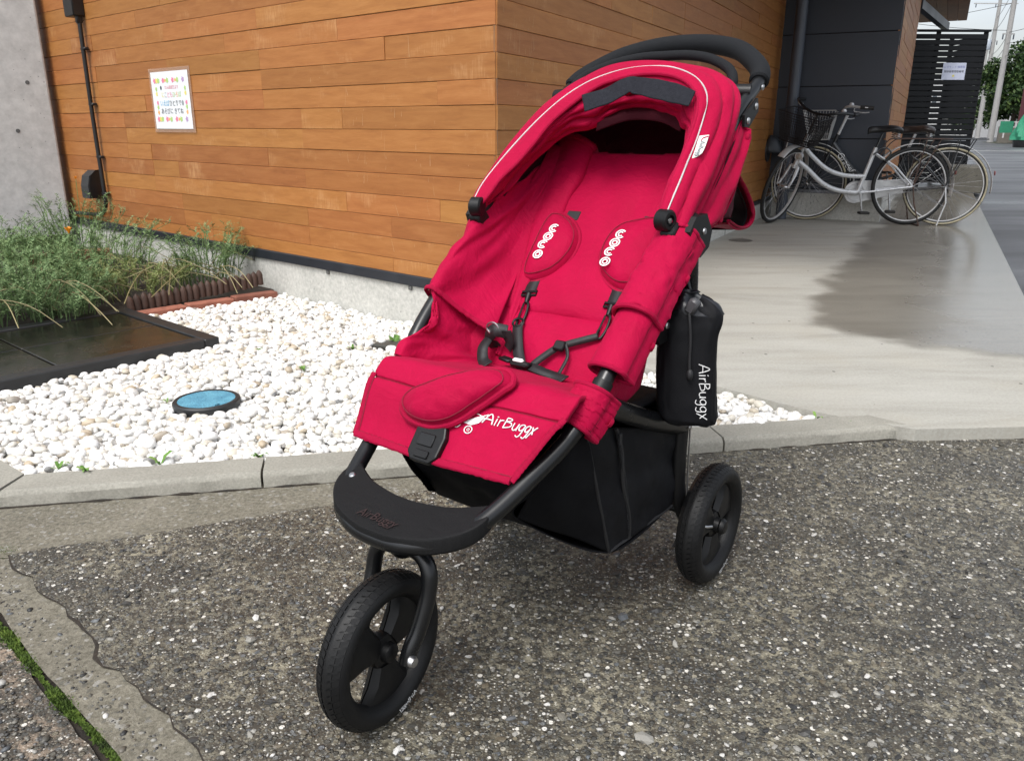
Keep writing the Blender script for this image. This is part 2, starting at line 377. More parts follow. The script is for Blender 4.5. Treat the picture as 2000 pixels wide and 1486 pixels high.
# crack filled with moss
MOSS = NT('moss'); _n = MOSS.noise(MOSS.coord(), 45, 5, .6); MOSS = MOSS.set(Base_Color=MOSS.ramp(_n, [(.3, (.03, .05, .010)), (.55, (.085, .14, .018)), (.75, (.17, .22, .04))]), Roughness=.95)
def moss(name, pts, w, label):
    P = spline([(x, y, 0) for x, y in pts], 120); vs = []; fs = []; N = 5200
    pos = RNG.random(N); V = np.zeros((N*3, 3)); 
    for i in range(N):
        p = P[int(pos[i]*119)]; t = pos[i]; th = max(.15, .55+noise.noise((t*9, 3, 1))*1.1); a = RNG.random()*6.28; r = w*th*math.sqrt(RNG.random())*RNG.choice([1, .6])
        q = Vector((p.x+math.cos(a)*r, p.y+math.sin(a)*r, -.008)); h = .003+.006*RNG.random()*th; b = RNG.random()*6.28; k = .0028
        V[i*3] = (q.x+math.cos(b)*k, q.y+math.sin(b)*k, q.z); V[i*3+1] = (q.x-math.cos(b)*k, q.y-math.sin(b)*k, q.z); V[i*3+2] = (q.x+(RNG.random()-.5)*.008, q.y+(RNG.random()-.5)*.008, q.z+h)
    o = link(name, fast_mesh(name, V, np.arange(N*3).reshape(-1, 3), MOSS, False)); return tag(o, label, 'moss', kind='stuff')
moss('moss', [(-1.02, 1.335), (-.915, 1.23), (-.81, 1.135), (-.70, 1.035), (-.60, .955), (-.50, .86)], .017, 'green moss filling the crack at the lower left')
moss('moss', [(-1.10, 1.50), (-1.07, 1.495), (-1.045, 1.485)], .03, 'small moss patch at the left end of the gutter')
slab_edge = [(1.150, 2.128), (1.029, 2.196), (.876, 2.310), (.695, 2.504), (.50, 2.70), (.34, 2.93), (.20, 3.20)]
se = [tuple(p)[:2] for p in spline([(x, y, 0) for x, y in slab_edge], 22)]
pc = C0+RD*.45
sheet('concrete_slab', [(redge(2.16), 2.165)]+[(redge(y), y) for y in (6, 12, 13.6)]+[(4.6, 13.6), tuple(C0+RD*6.2)[:2], (pc.x, pc.y)]+se[::-1]+[], .036, SLAB, thick=.10)
MB().lathe([(0.0001, 0), (.085, 0), (.089, -.002)], (1.74, 6.135, .0405), (0, 0, 1), 32).build('slab_cover', mat('grey_cover', (.16, .155, .14), rough=.5)).__setitem__('label', 'grey round access cover set in the concrete slab')
bpy.data.objects['slab_cover']['category'] = 'cover'
# --- kerb stones
KD = Vector((1, .199, 0)).normalized(); KN = Vector((-KD.y, KD.x, 0)); K0 = Vector((0, 1.930, 0))
def kerb_line(x): return K0+KD*(x/KD.x)
kerb = empty('kerb', tuple(kerb_line(-1.2)), 0, 'low grey concrete kerb along the front of the white pebble bed', 'kerb')
def kerb_stone(a, b, back=(0, 0), h=.037, w=.105):
    m = MB(); n = 14; prof = [(0, -.06), (0, .024), (.004, .031), (.012, h), (w-.006, h+.001), (w, h-.004), (w, -.06)]
    vs = []; 
    for i in range(n+1):
        for (y, z) in prof:
            sh = back[0]+(back[1]-back[0])*i/n; t = i/n
            p = a+(b-a)*t; e = .0022*noise.noise((p.x*21, p.y*21, z*60)); k = y/w
            off = back[0]*k*(1-t)+back[1]*k*t
            q = p+KN*(y)+KD*off+Vector((0, 0, z+e)); vs.append(q-kerb.location)
    k = len(prof); F = [(i*k+j, (i+1)*k+j, (i+1)*k+j+1, i*k+j+1) for i in range(n) for j in range(k-1)]+[tuple(range(k)), tuple(n*k+j for j in range(k))[::-1]]
    m.add(vs, F).build('kerb_stone', KERBM, kerb, angle=30)
xs = [-1.2, -.617, -.02, .585, 1.155]
for i in range(4): kerb_stone(kerb_line(xs[i]+.003), kerb_line(xs[i+1]-.003), (.03 if i == 0 else 0, -.075 if i == 3 else 0))
# return of the kerb towards the left
a = kerb_line(-1.206); bdir = Vector((-.80, .60, 0)); bn = Vector((.60, .80, 0))
m = MB(); P = [a+bdir*0+KN*.0, a+KN*.105+KD*.03, a+bdir*1.3+bn*.105, a+bdir*1.3]
m.prism([(p.x-kerb.location.x, p.y-kerb.location.y, -.06) for p in P], (0, 0, .098)); m.build('kerb_stone', KERBM, kerb, smooth=False)

# ================================================================== timber building
bld = empty('timber_building', tuple(C0), 0, 'building clad in orange brown horizontal timber boards on a concrete base', 'building')
PITCHZ = .0886; ZROW0 = .842
board_cache = {}
def board_mesh(L, h, m):
    k = (round(L, 3), round(h, 4), m.name)
    if k not in board_cache:
        d, c = .018, .0016; b = MB()
        vs = [(0, -d, 0), (L, -d, 0), (L, -d, h), (0, -d, h), (0, -c, 0), (L, -c, 0), (L, -c, h), (0, -c, h), (c, 0, c), (L-c, 0, c), (L-c, 0, h-c), (c, 0, h-c)]
        F = [(0, 4, 5, 1)[::-1], (1, 5, 6, 2)[::-1], (2, 6, 7, 3)[::-1], (3, 7, 4, 0)[::-1], (4, 8, 9, 5)[::-1], (5, 9, 10, 6)[::-1], (6, 10, 11, 7)[::-1], (7, 11, 8, 4)[::-1], (8, 11, 10, 9)]
        board_cache[k] = b.add(vs, F).mesh('plank', m, smooth=False)
    return board_cache[k]
def clad(wall, origin, d, L, z0, z1, m, seed, joint0=0.0, flip=False):
    """planks on the face that runs from origin along d (z x d points outwards)"""
    rnd = random.Random(seed); rz = math.atan2(d.y, d.x); k0 = math.floor((z0-ZROW0)/PITCHZ)
    k = k0
    while ZROW0+k*PITCHZ < z1-.01:
        lo = max(z0, ZROW0+k*PITCHZ); hi = min(z1, ZROW0+(k+1)*PITCHZ); h = hi-lo-.0014
        x = 0
        while x < L-.02 and h > .01:
            ln = rnd.choice([.3, .6, .6, .9, .9, 1.2, 1.2, 1.5, 1.8]) if x else rnd.choice([.3, .6, .9, 1.2, 1.5])-joint0
            if L-x-ln < .25: ln = L-x
            o = link('plank', board_mesh(ln-.0012, h, m), wall)
            o.location = origin+d*x+Vector((0, 0, lo))+(Vector((-d.y, d.x, 0)))*rnd.uniform(-.0022, .0022)-wall.parent.location
            o.rotation_euler = (rnd.uniform(-.012, .012), 0, rz)
            x += ln
        k += 1
def wall_box(name, p, q, n, z0, z1, t, m, off):
    """slab of thickness t behind the face p-q whose outward normal is n, set back by off"""
    b = MB(); o0 = Vector(bld.location); u_ = (q-p).normalized(); k_ = .26 if (p-C0).length < .01 else 0; A = [p-n*off+u_*(max(off, 0)*k_+(.03 if k_ and off > .01 else 0)), q-n*off, q-n*(off+t), p-n*(off+t)+u_*((off+t)*k_+(.03 if k_ and off > .01 else .004 if k_ else 0))]
    b.prism([(v.x-o0.x, v.y-o0.y, z0) for v in A], (0, 0, z1-z0)); return b.build(name, m, bld, smooth=False)
WTOP = 2.50; BACK = mat('dark_backing', (.02, .012, .008), rough=.9)
Lend = C0+LD*5.2; Rend = C0+RD*5.62
w = wall_box('wall', C0, Lend, LN, .215, WTOP, .12, BACK, .021); clad(w, C0+LD*.006, LD, 5.1, .25, WTOP, WOOD, 3)
w = wall_box('wall', C0, Rend, RN, .215, WTOP, .12, BACK, .021); clad(w, Rend, -RD, 5.614, .215, WTOP, WOOD, 8)
D0 = Vector((2.50, 7.95, 0)); D1 = Vector((3.35, 7.50, 0)); DD = (D1-D0).normalized(); DN = Vector((DD.y, -DD.x, 0)); D2 = D1+RD*3.1
w = wall_box('wall', D1+RD*.03, D2, RN, .30, WTOP, .12, BACK, .021); clad(w, D2, -RD, 3.1, .30, WTOP, WOOD, 15)
MB().box(tuple(C0+LN*-.012+RN*-.012+Vector((0, 0, 1.37))-bld.location), (.012, .012, 2.26)).build('corner_strip', mat('corner_sealant', (.13, .095, .07), rough=.7), bld)
# end boards of the timber face beside the downpipe
b = MB(); e = Rend-bld.location; q = RD*.07
b.prism([tuple(e+RN*.006+Vector((0, 0, .2))), tuple(e+q+RN*.006+Vector((0, 0, .2))), tuple(e+q-RN*.1+Vector((0, 0, .2))), tuple(e-RN*.1+Vector((0, 0, .2)))], (0, 0, 2.3)); b.build('end_board', WOOD, bld, smooth=False)
# dark panels in the recess, each a sub-part of the dark wall
w = wall_box('dark_wall', D0-DD*.2, D1, DN, .30, WTOP, .15, BACK, .012)
for z0, z1 in ((.306, .764), (.764, 1.219), (1.219, 1.665), (1.665, 2.12), (2.12, 2.5)):
    c = (D0-DD*.2+D1)/2-bld.location; L = (D1-D0).length+.2
    R = Matrix.Rotation(math.atan2(DD.y, DD.x), 3, 'Z')
    MB().box(tuple(c-DN*.006+Vector((0, 0, (z0+z1)/2))), (L, .012, z1-z0-.006), R, .002).build('panel', DARKP, w, smooth=False)
for z in (.30,):
    MB().box(tuple((D0+D1)/2-bld.location+DN*.012+Vector((0, 0, z-.012))), ((D1-D0).length, .05, .03), R, .002).build('sill', mat('sill_metal', (.20, .21, .23), rough=.4), bld, smooth=False)
# foundations and metal flashing
for (p, q, n, t0, t1) in ((C0, Lend, LN, .0, .21), (C0+LN*0, Rend+RD*.1, RN, 0, .205)):
    wall_box('foundation', p, q, n, -.05, t1, .10, FOUND, .004)
wall_box('foundation', D0+DD*.03, D1+DD*.04, DN, -.05, .275, .12, FOUND, -.03); wall_box('foundation', D1, D2, RN, -.05, .29, .12, FOUND, -.012)
def flashing(p, q, n, z0, z1):
    b = MB(); o0 = bld.location; u = (q-p).normalized()
    prof = [(-.02, z1+.004), (.010, z1-.002), (.012, z1-.006), (.012, z0+.002), (.009, z0), (-.02, z0)]
    vs = [pp+n*y+Vector((0, 0, z))-o0 for pp in (p, q) for y, z in prof]; k = len(prof)
    b.add(vs, [(j, j+1, k+j+1, k+j) for j in range(k-1)]+[tuple(range(k)), tuple(k+j for j in range(k))[::-1]]); b.build('flashing', DARKM, bld, smooth=False)
flashing(C0+RN*.012, Lend, LN, .205, .252); flashing(C0+LN*.012, Rend+RD*.06, RN, .182, .218)
for t in (.5, 1.08, 1.72, 2.3, 2.9): MB().box(tuple(C0+LD*t-bld.location+LN*.0005+Vector((0, 0, .196))), (.02, .008, .022), Matrix.Rotation(math.atan2(LD.y, LD.x), 3, 'Z'), .002).build('cleat', mat('cleat', (.12, .12, .115)) if 'cleat' not in bpy.data.materials else bpy.data.materials['cleat'], bld)
# joints of the foundation on the right face
JM = mat('joint', (.16, .155, .14))
for t in (2.1, 3.25, 3.85, 4.5): MB().box(tuple(C0+RD*t-bld.location+RN*-.0045+Vector((0, 0, .11))), (.012, .004, .15), Matrix.Rotation(math.atan2(RD.y, RD.x), 3, 'Z')).build('joint', JM, bld)
# upper storey that overhangs the slab, its underside boarded
b = MB(); o0 = bld.location; A = [C0+RD*1.25+RN*1.5, C0+RD*12.9+RN*1.5, C0+RD*12.9-RN*3.0, C0+RD*1.25-RN*3.0]
b.prism([(v.x-o0.x, v.y-o0.y, 2.52) for v in A], (0, 0, 2.6)); b.build('upper_storey', DARKP, bld, smooth=False)
rz = math.atan2(RD.y, RD.x)
for i in range(11):
    L = 11.64; o = link('soffit_board', board_mesh(L, .134, WOOD2), bld); o.location = C0+RD*1.255+RN*(1.5-.137*i-.002)+Vector((0, 0, 2.498))-o0
    o.rotation_euler = (math.radians(90), 0, rz); o.matrix_basis = Matrix.Translation(o.location) @ Matrix.Rotation(rz, 4, 'Z') @ Matrix.Rotation(math.radians(-90), 4, 'X')
b = MB(); A = [C0+RD*0-RN*.3+LN*-.03, C0+LD*5.2-LN*.03, C0+LD*5.2-LN*4, C0+RD*1.2-RN*.3]
b.prism([(v.x-o0.x, v.y-o0.y, 2.50) for v in A], (0, 0, .22)); b.build('parapet', DARKM, bld, smooth=False)
# box-shaped beam below the overhang's far end
b = MB(); A = [D2+RN*.02, D2+RD*2.6+RN*.30, D2+RD*2.6+RN*.22, D2+RN*-.06]; b.prism([(v.x-o0.x, v.y-o0.y, 2.20) for v in A], (0, 0, .10)); b.build('lintel', DARKP, bld, smooth=False)

# pale scratches in the finish near the corner
SCR = mat('bare_wood_scratch', (.52, .33, .17), rough=.7)
for (d_, n_, sg, t0, t1, z0, z1, cnt) in ((LD, LN, 1, .15, 1.3, .52, 1.06, 70), (RD, RN, 1, .02, .35, .85, 1.28, 60), (LD, LN, 1, .05, .9, .3, .8, 22)):
    sm = MB(); rr_ = random.Random(cnt)
    for k in range(cnt):
        t = rr_.gauss((t0+t1)/2, (t1-t0)/4); z = rr_.gauss((z0+z1)/2, (z1-z0)/4); L = rr_.choice([.006, .012, .02, .05, .08])*rr_.uniform(.6, 1.2); w = rr_.uniform(.0004, .0011); tl_ = rr_.gauss(0, .22)
        if t < .012 or z+L > 2.4: continue
        zz = z-ZROW0; cell = math.floor(zz/PITCHZ); z = max(z, ZROW0+cell*PITCHZ+.004); L = min(L, ZROW0+(cell+1)*PITCHZ-.006-z)
        if L < .003: continue
        c = C0+d_*t+n_*.0034+Vector((0, 0, z))-bld.location; sm.add([c-d_*w, c+d_*w, c+d_*(w*.4+L*tl_)+Vector((0, 0, L)), c+d_*(-w*.4+L*tl_)+Vector((0, 0, L))], [(0, 1, 2, 3)])
    o = sm.build('scratches', SCR, bld, smooth=False); o['kind'] = 'stuff'
# --- things fixed to the walls
def wl(t, z, out=0): return C0+LD*t+LN*out+Vector((0, 0, z))
cd = empty('electrical_conduit', tuple(wl(3.36, .3)), 0, 'black cable conduit with junction box and hooded outlet on the left timber wall', 'conduit'); cl = cd.location
MB().tube([wl(3.40, 2.5, .03)-cl, wl(3.40, 1.5, .03)-cl]+[p-cl for p in spline([wl(3.36, 1.5, .03), wl(3.37, .9, .03), wl(3.36, .46, .03), wl(3.365, .375, .03), wl(3.42, .318, .03), wl(3.52, .298, .03), wl(3.90, .285, .03), wl(4.0, .27, .03), wl(4.02, .05, .03)], 50)], .013, 10).build('pipe', BLACKP, cd)
RL = Matrix.Rotation(math.atan2(LD.y, LD.x), 3, 'Z')
MB().box(wl(3.40, 1.58, .035)-cl, (.13, .07, .20), RL, .006).build('junction_box', BLACKP, cd); MB().box(wl(3.365, 1.47, .03)-cl, (.035, .034, .06), RL, .006).build('pipe_collar', BLACKP, cd)
for z in (1.30, .98, .665, .44): MB().box(wl(3.362, z, .022)-cl, (.062, .03, .016), RL, .003).build('pipe_clip', BLACKP, cd)
m = MB(); prof = [(0, 0), (0, .175), (.03, .172), (.07, .14), (.085, .08), (.085, 0)]
m.prism([wl(3.46, .405+z, y)-cl for y, z in prof], LD*.11); m.build('outlet_hood', mat('hood_grey', (.030, .032, .034), rough=.5), cd, smooth=False)
m = MB(); m.prism([wl(3.455, .41+z, y*.9)-cl for y, z in prof], LD*.004); m.build('outlet_cover', BLACKP, cd, smooth=False)
# concrete wall on the left
cw0 = Vector((-3.06, 5.60, 0)); cwd = Vector((-.80, -.60, 0)); cwn = Vector((.60, -.80, 0))
cwall = empty('concrete_wall', tuple(cw0), 0, 'grey fair-faced concrete wall slab at the left edge', 'wall')
b = MB(); b.prism([(0, 0, .13), tuple(cwd*2.2+Vector((0, 0, .13))), tuple(cwd*2.2-cwn*.16+Vector((0, 0, .13))), tuple(-cwn*.16+Vector((0, 0, .13)))], (0, 0, 3.2)); o = b.build('wall_slab', CONC, cwall, smooth=False)
bv = o.modifiers.new('bevel', 'BEVEL'); bv.width = .012; bv.segments = 2
for (s, z) in ((.12, 1.12), (.32, 1.10), (.22, .82), (.40, .55)): MB().lathe([(.0001, .0), (.012, .0), (.013, .003)], cwd*s+cwn*-.001+Vector((0, 0, z)), cwn, 12).build('tie_hole', mat('tie_hole', (.10, .10, .10)) if 'tie_hole' not in bpy.data.materials else bpy.data.materials['tie_hole'], cwall)
b = MB(); b.prism([tuple(cwd*.02-cwn*.03), tuple(cwd*2.2-cwn*.03), tuple(cwd*2.2-cwn*.14), tuple(cwd*.02-cwn*.14)], (0, 0, .135)); b.build('wall_base', BLACKP, cwall, smooth=False)
# downpipe and vent hood
MB().tube([(2.545, 7.70, .03), (2.545, 7.70, 2.5)], .05, 24).build('downpipe', GREYPIPE); tag(bpy.data.objects['downpipe'], 'grey round downpipe between the timber wall and the dark recess', 'downpipe')
vt = C0+RD*5.30+Vector((0, 0, .62)); vh = empty('vent_hood', tuple(vt), 0, 'dark grey rounded vent hood low on the right timber wall', 'vent')
m = MB(); N1, N2 = 18, 10; vs = []
for j in range(N2+1):
    for i in range(N1+1):
        th = math.pi*i/N1; ph = math.pi/2*j/N2
        vs.append(RD*(.105*math.cos(th)*math.cos(ph*.0)*math.cos(ph))+Vector((0, 0, .02+.155*math.sin(th)*math.cos(ph)))+RN*(.015+.12*math.sin(ph)))
F = [(j*(N1+1)+i, j*(N1+1)+i+1, (j+1)*(N1+1)+i+1, (j+1)*(N1+1)+i) for j in range(N2) for i in range(N1)]
HG = mat('hood_metal', (.045, .052, .062), rough=.45); m.add(vs, F).build('hood', HG, vh, solid=.004)
MB().lathe([(.0001, 0), (.105, 0), (.105, .014), (.0001, .014)], (0, 0, .04), tuple(RN), 24).build('back_plate', HG, vh)

# --- poster on the left wall, sign print as flat shapes
def text_mesh(txt, size, mat_, align='CENTER', shear=0, spacing=1.0):
    cu = bpy.data.curves.new('txt', 'FONT'); cu.body = txt; cu.size = size; cu.align_x = align; cu.align_y = 'CENTER'; cu.shear = shear; cu.space_character = spacing; cu.resolution_u = 3
    o = bpy.data.objects.new('txt', cu); COL.objects.link(o); dg = bpy.context.evaluated_depsgraph_get(); dg.update()
    me = bpy.data.meshes.new_from_object(o.evaluated_get(dg)); bpy.data.objects.remove(o); me.materials.clear(); me.materials.append(mat_); return me
def flat(name, c): return mat(name, c, c, rough=.6, scale=3)
PAPER = mat('paper', (.80, .82, .84), (.76, .79, .82), rough=.35, scale=5)
INK = {k: flat('ink_'+k, v) for k, v in dict(pink=(.72, .22, .34), green=(.42, .60, .20), orange=(.85, .42, .16), blue=(.08, .38, .62), black=(.04, .045, .06), lilac=(.45, .30, .50), yellow=(.75, .66, .18), red=(.62, .08, .14), grey=(.3, .33, .35)).items()}
ps = empty('poster', tuple(wl(2.39, .987, .004)), math.atan2(LD.y, LD.x), 'white laminated notice with flower border taped to the left timber wall', 'poster')
# local x runs along LD (to the left in the picture), local y outwards
LAM = NT('laminate'); LAM = LAM.set(Base_Color=(.55, .36, .26), Roughness=.2, Alpha=.35)
MB().box((0, .0005, 0), (.455, .001, .335)).build('laminate', LAM, ps); MB().box((0, .0018, 0), (.41, .001, .297)).build('sheet', PAPER, ps)
def disc(c, r, mk, parent, name='flower', sy=1.0, petals=0):
    m = MB(); n = 20; vs = [Vector((c[0], .0032, c[1]))]
    for k in range(n):
        a = 2*math.pi*k/n; rr = r*(1+(.22*math.cos(petals*a) if petals else 0)); vs.append(Vector((c[0]+rr*math.cos(a), .0032, c[1]+rr*sy*math.sin(a))))
    m.add(vs, [(0, 1+k, 1+(k+1) % n) for k in range(n)]); return m.build(name, mk, parent, smooth=False)
seq = ['pink', 'yellow', 'green', 'pink', 'orange', 'green', 'pink', 'orange', 'green', 'lilac']
for k, x in enumerate((.165, .142, .12, .068, .045, .02, -.04, -.067, -.09, -.15)):
    for z in (.103, -.098): disc((x, z), .0135 if seq[k] != 'orange' else .009, INK[seq[k]], ps, 'flower', 1, 5)
for z, c in ((.06, 'green'), (.035, 'yellow'), (-.012, 'pink'), (-.035, 'green'), (-.062, 'orange')):
    for x in (.155, -.165): disc((x, z), .0105, INK[c], ps, 'flower', 1.1, 5)
def poster_text(txt, x, z, size, mk, parent):
    me = text_mesh(txt, size, mk); o = link('print', me, parent); o.matrix_basis = Matrix(((-1, 0, 0, x), (0, 0, 1, .0035), (0, 1, 0, z), (0, 0, 0, 1))); return o
poster_text('たんぽぽだより', -.02, .066, .022, INK['red'], ps)
for k, (ch, c) in enumerate(zip('にこどもひろば', ['yellow', 'grey', 'pink', 'pink', 'green', 'orange', 'green'])): poster_text(ch, .085-.031*k, .027, .034, INK[c], ps)
poster_text('いえば', .075, -.017, .034, INK['blue'], ps); poster_text('ひとりで', -.045, -.017, .034, INK['black'], ps); poster_text('あそびに きてね', 0, -.058, .034, INK['black'], ps)
disc((.10, .066), .009, INK['black'], ps, 'print', 1.2); disc((-.125, -.015), .011, INK['grey'], ps, 'print', 1.3)
# ================================================================== pebble bed
PEB = NT('white_pebble'); _g = PEB.n('NewGeometry'); _oi = PEB.n('ObjectInfo')
_r = PEB.math('FRACT', PEB.math('ADD', _g.outputs['Random Per Island'], _oi.outputs['Random']))
_c = PEB.ramp(_r, [(0, (.10, .10, .10)), (.012, (.20, .20, .20)), (.035, (.42, .34, .24)), (.07, (.52, .48, .40)), (.16, (.60, .57, .51)), (.3, (.665, .65, .61)), (.55, (.72, .715, .70)), (1, (.78, .78, .775))])
_n = PEB.noise(PEB.coord(), 60, 5, .65); _c = PEB.mix(PEB.ramp(_n, [(.36, .35), (.55, 0)]), _c, (.56, .52, .44))
PEB = PEB.set(Base_Color=_c, Roughness=.5, Specular_IOR_Level=.35, Normal=PEB.bump(_n, .15, .002))
bed_poly = [(-1.20, 1.81), (1.02, 2.225)]+[(x-.01, y) for x, y in se]+[(-.03, 3.06)]+[tuple(C0+LD*t+LN*.005)[:2] for t in (.02, 1.49)]+[(-1.20, 3.93), (-1.69, 3.47), (-1.78, 3.49), (-1.165, 3.03), (-1.665, 2.455), (-2.05, 2.05)]
bed = sheet('pebble_bed', bed_poly, -.004, SOIL)
def inside(P, poly):
    x, y = P[:, 0], P[:, 1]; r = np.zeros(len(P), bool); n = len(poly)
    for i in range(n):
        x1, y1 = poly[i]; x2, y2 = poly[(i+1) % n]
        c = ((y1 > y) != (y2 > y)) & (x < (x2-x1)*(y-y1)/((y2-y1) if y2 != y1 else 1e-9)+x1); r ^= c
    return r
def ico(sub):
    b = bmesh.new(); bmesh.ops.create_icosphere(b, subdivisions=sub, radius=1); V = np.array([v.co[:] for v in b.verts]); b.verts.ensure_lookup_table(); F = np.array([[v.index for v in f.verts] for f in b.faces]); b.free(); return V, F
IV, IF = ico(2)
gx, gy = np.meshgrid(np.arange(-2.2, 1.3, .0185), np.arange(1.7, 4.1, .0185)); G = np.stack([gx.ravel(), gy.ravel()], 1)
G += RNG.uniform(-.0085, .0085, G.shape); G = G[inside(G, bed_poly)]
LIDC = np.array([-.948, 2.345]); G = G[np.hypot(*(G-LIDC).T) > .098]
# a bare stone slab near the wall shows between the pebbles
G = G[~((G[:, 0] > .98) & (G[:, 1] < 2.23))]
near = (np.abs(G[:, 0]+.40) < .16) & (np.abs(G[:, 1]-3.04) < .05); G = G[~near]
lay2 = RNG.random(len(G)) < .38; G2 = G[lay2]+RNG.uniform(-.008, .008, (lay2.sum(), 2)); okm = inside(G2, bed_poly)&(np.hypot(*(G2-LIDC).T) > .1); G2 = G2[okm]
XY = np.concatenate([G, G2]); Zb = np.concatenate([RNG.uniform(.008, .017, len(G)), RNG.uniform(.021, .030, len(G2))])
# heap slightly towards the wall
Zb += .012*np.clip((XY[:, 1]-2.6)/1.0, 0, 1)
Np = len(XY); sz = np.stack([RNG.uniform(.0125, .0185, Np), RNG.uniform(.0095, .0135, Np), RNG.uniform(.0075, .011, Np)], 1)*RNG.choice([.62, .82, 1, 1.2, 1.4], (Np, 1), p=[.15, .27, .33, .19, .06])
ang = RNG.uniform(0, 6.283, Np); tl = RNG.normal(0, .28, (Np, 2))
def rotm(a, t):
    ca, sa = np.cos(a), np.sin(a); Rz = np.zeros((len(a), 3, 3)); Rz[:, 0, 0] = ca; Rz[:, 0, 1] = -sa; Rz[:, 1, 0] = sa; Rz[:, 1, 1] = ca; Rz[:, 2, 2] = 1
    cx_, sx_ = np.cos(t[:, 0]), np.sin(t[:, 0]); Rx = np.zeros_like(Rz); Rx[:, 0, 0] = 1; Rx[:, 1, 1] = cx_; Rx[:, 1, 2] = -sx_; Rx[:, 2, 1] = sx_; Rx[:, 2, 2] = cx_
    cy_, sy_ = np.cos(t[:, 1]), np.sin(t[:, 1]); Ry = np.zeros_like(Rz); Ry[:, 1, 1] = 1; Ry[:, 0, 0] = cy_; Ry[:, 0, 2] = sy_; Ry[:, 2, 0] = -sy_; Ry[:, 2, 2] = cy_
    return Rx @ Ry @ Rz
RM = rotm(ang, tl)
shapes = []
for k in range(8):      # eight lumpy pebble shapes
    s_ = IV.copy(); s_ *= (1+.13*np.array([noise.noise(Vector(v)*1.3+Vector((k*9.1, 0, 3))) for v in s_]))[:, None]; s_ = np.sign(s_)*np.abs(s_)**.9; shapes.append(s_)
shp = RNG.integers(0, 8, Np); dist = np.hypot(XY[:, 0], XY[:, 1])
# the 300 largest in view (the nearest) are pebbles of their own, the rest one mass
vis = (np.abs(XY[:, 0])/np.maximum(XY[:, 1], .1) < .66) & (Zb > .012) & ~((XY[:, 0] > -.55) & (XY[:, 0] < .55))
order = np.argsort(np.where(vis, dist, 99)); first = order[:300]; restm = np.ones(Np, bool); restm[first] = False; rest = np.where(restm)[0]
peb_me = [fast_mesh('pebble', s_, IF, PEB) for s_ in shapes]
for i in first:
    o = link('pebble', peb_me[shp[i]], bed); M4 = np.eye(4); M4[:3, :3] = RM[i] @ np.diag(sz[i]); M4[:3, 3] = (*XY[i], Zb[i]); o.matrix_basis = Matrix(M4.tolist())
V = np.einsum('nij,nvj->nvi', RM[rest]*sz[rest][:, None, :], np.array(shapes)[shp[rest]])+np.concatenate([XY[rest], Zb[rest][:, None]], 1)[:, None, :]
F = (IF[None]+(np.arange(len(rest))*len(IV))[:, None, None]).reshape(-1, 3)
o = link('pebbles', fast_mesh('pebbles', V.reshape(-1, 3), F, PEB), bed); o['kind'] = 'stuff'
MB().box((-.42, 3.04, .02), (.26, .075, .03), Matrix.Rotation(-.35, 3, 'Z'), .006).build('stone_slab', mat('dark_slab', (.06, .058, .05), rough=.6), bed)
# --- loose chips of the exposed aggregate (real relief near the camera)
Nc = 15000; cx = RNG.uniform(-1.0, 2.1, Nc*3); cyy = .62+1.55*RNG.random(Nc*3)**1.25; P = np.stack([cx, cyy], 1)
dp = [(-1.0, 1.45), (-.40, .89), (-.1, .55), (2.1, .55), (1.75, 2.14), (1.16, 2.13), (.35, 1.98)]
P = P[inside(P, dp)][:Nc]; n_ = len(P); C1, F1 = ico(1)
sc = np.exp(RNG.normal(math.log(.0029), .38, n_)); S3 = np.stack([sc*RNG.uniform(.9, 1.7, n_), sc*RNG.uniform(.7, 1.1, n_), sc*RNG.uniform(.4, .6, n_)], 1)
R3 = rotm(RNG.uniform(0, 6.28, n_), RNG.normal(0, .15, (n_, 2))); jit = 1+RNG.uniform(-.28, .28, (n_, len(C1), 1))
V = np.einsum('nij,nvj->nvi', R3*S3[:, None, :], C1[None]*jit)+np.concatenate([P, (sc*RNG.uniform(-.12, .25, n_))[:, None]], 1)[:, None, :]
F = (F1[None]+(np.arange(n_)*len(C1))[:, None, None]).reshape(-1, 3)
CH = NT('aggregate_chips'); _g = CH.n('NewGeometry'); _c = CH.ramp(_g.outputs['Random Per Island'], [(0, (.022, .022, .022)), (.35, (.05, .048, .044)), (.55, (.085, .078, .062)), (.66, (.12, .10, .07)), (.76, (.085, .092, .10)), (.86, (.16, .15, .125)), (.955, (.30, .29, .265)), (1, (.60, .585, .56))])
CH = CH.set(Base_Color=_c, Roughness=.5)
o = link('aggregate_chips', fast_mesh('aggregate_chips', V.reshape(-1, 3), F, CH, False), drive); o['kind'] = 'stuff'
# grit showing through the worn strip
n_ = 900; P = np.stack([RNG.uniform(-1.1, -.2, n_*6), RNG.uniform(.6, 1.5, n_*6)], 1); P = P[inside(P, [(-1.06, 1.46), (-.9, 1.31), (-.44, .885), (-.2, .62), (-.3, .62), (-.52, .90), (-.97, 1.31)])][:n_]; n_ = len(P)
sc = np.exp(RNG.normal(math.log(.0022), .4, n_)); S3 = np.stack([sc*RNG.uniform(.9, 1.6, n_), sc, sc*.5], 1); R3 = rotm(RNG.uniform(0, 6.28, n_), RNG.normal(0, .12, (n_, 2)))
V = np.einsum('nij,nvj->nvi', R3*S3[:, None, :], C1[None])+np.concatenate([P, (-.0042+sc*.05)[:, None]], 1)[:, None, :]
F = (F1[None]+(np.arange(n_)*len(C1))[:, None, None]).reshape(-1, 3)
o = link('strip_grit', fast_mesh('strip_grit', V.reshape(-1, 3), F, CH), bpy.data.objects['worn_strip']); o['kind'] = 'stuff'
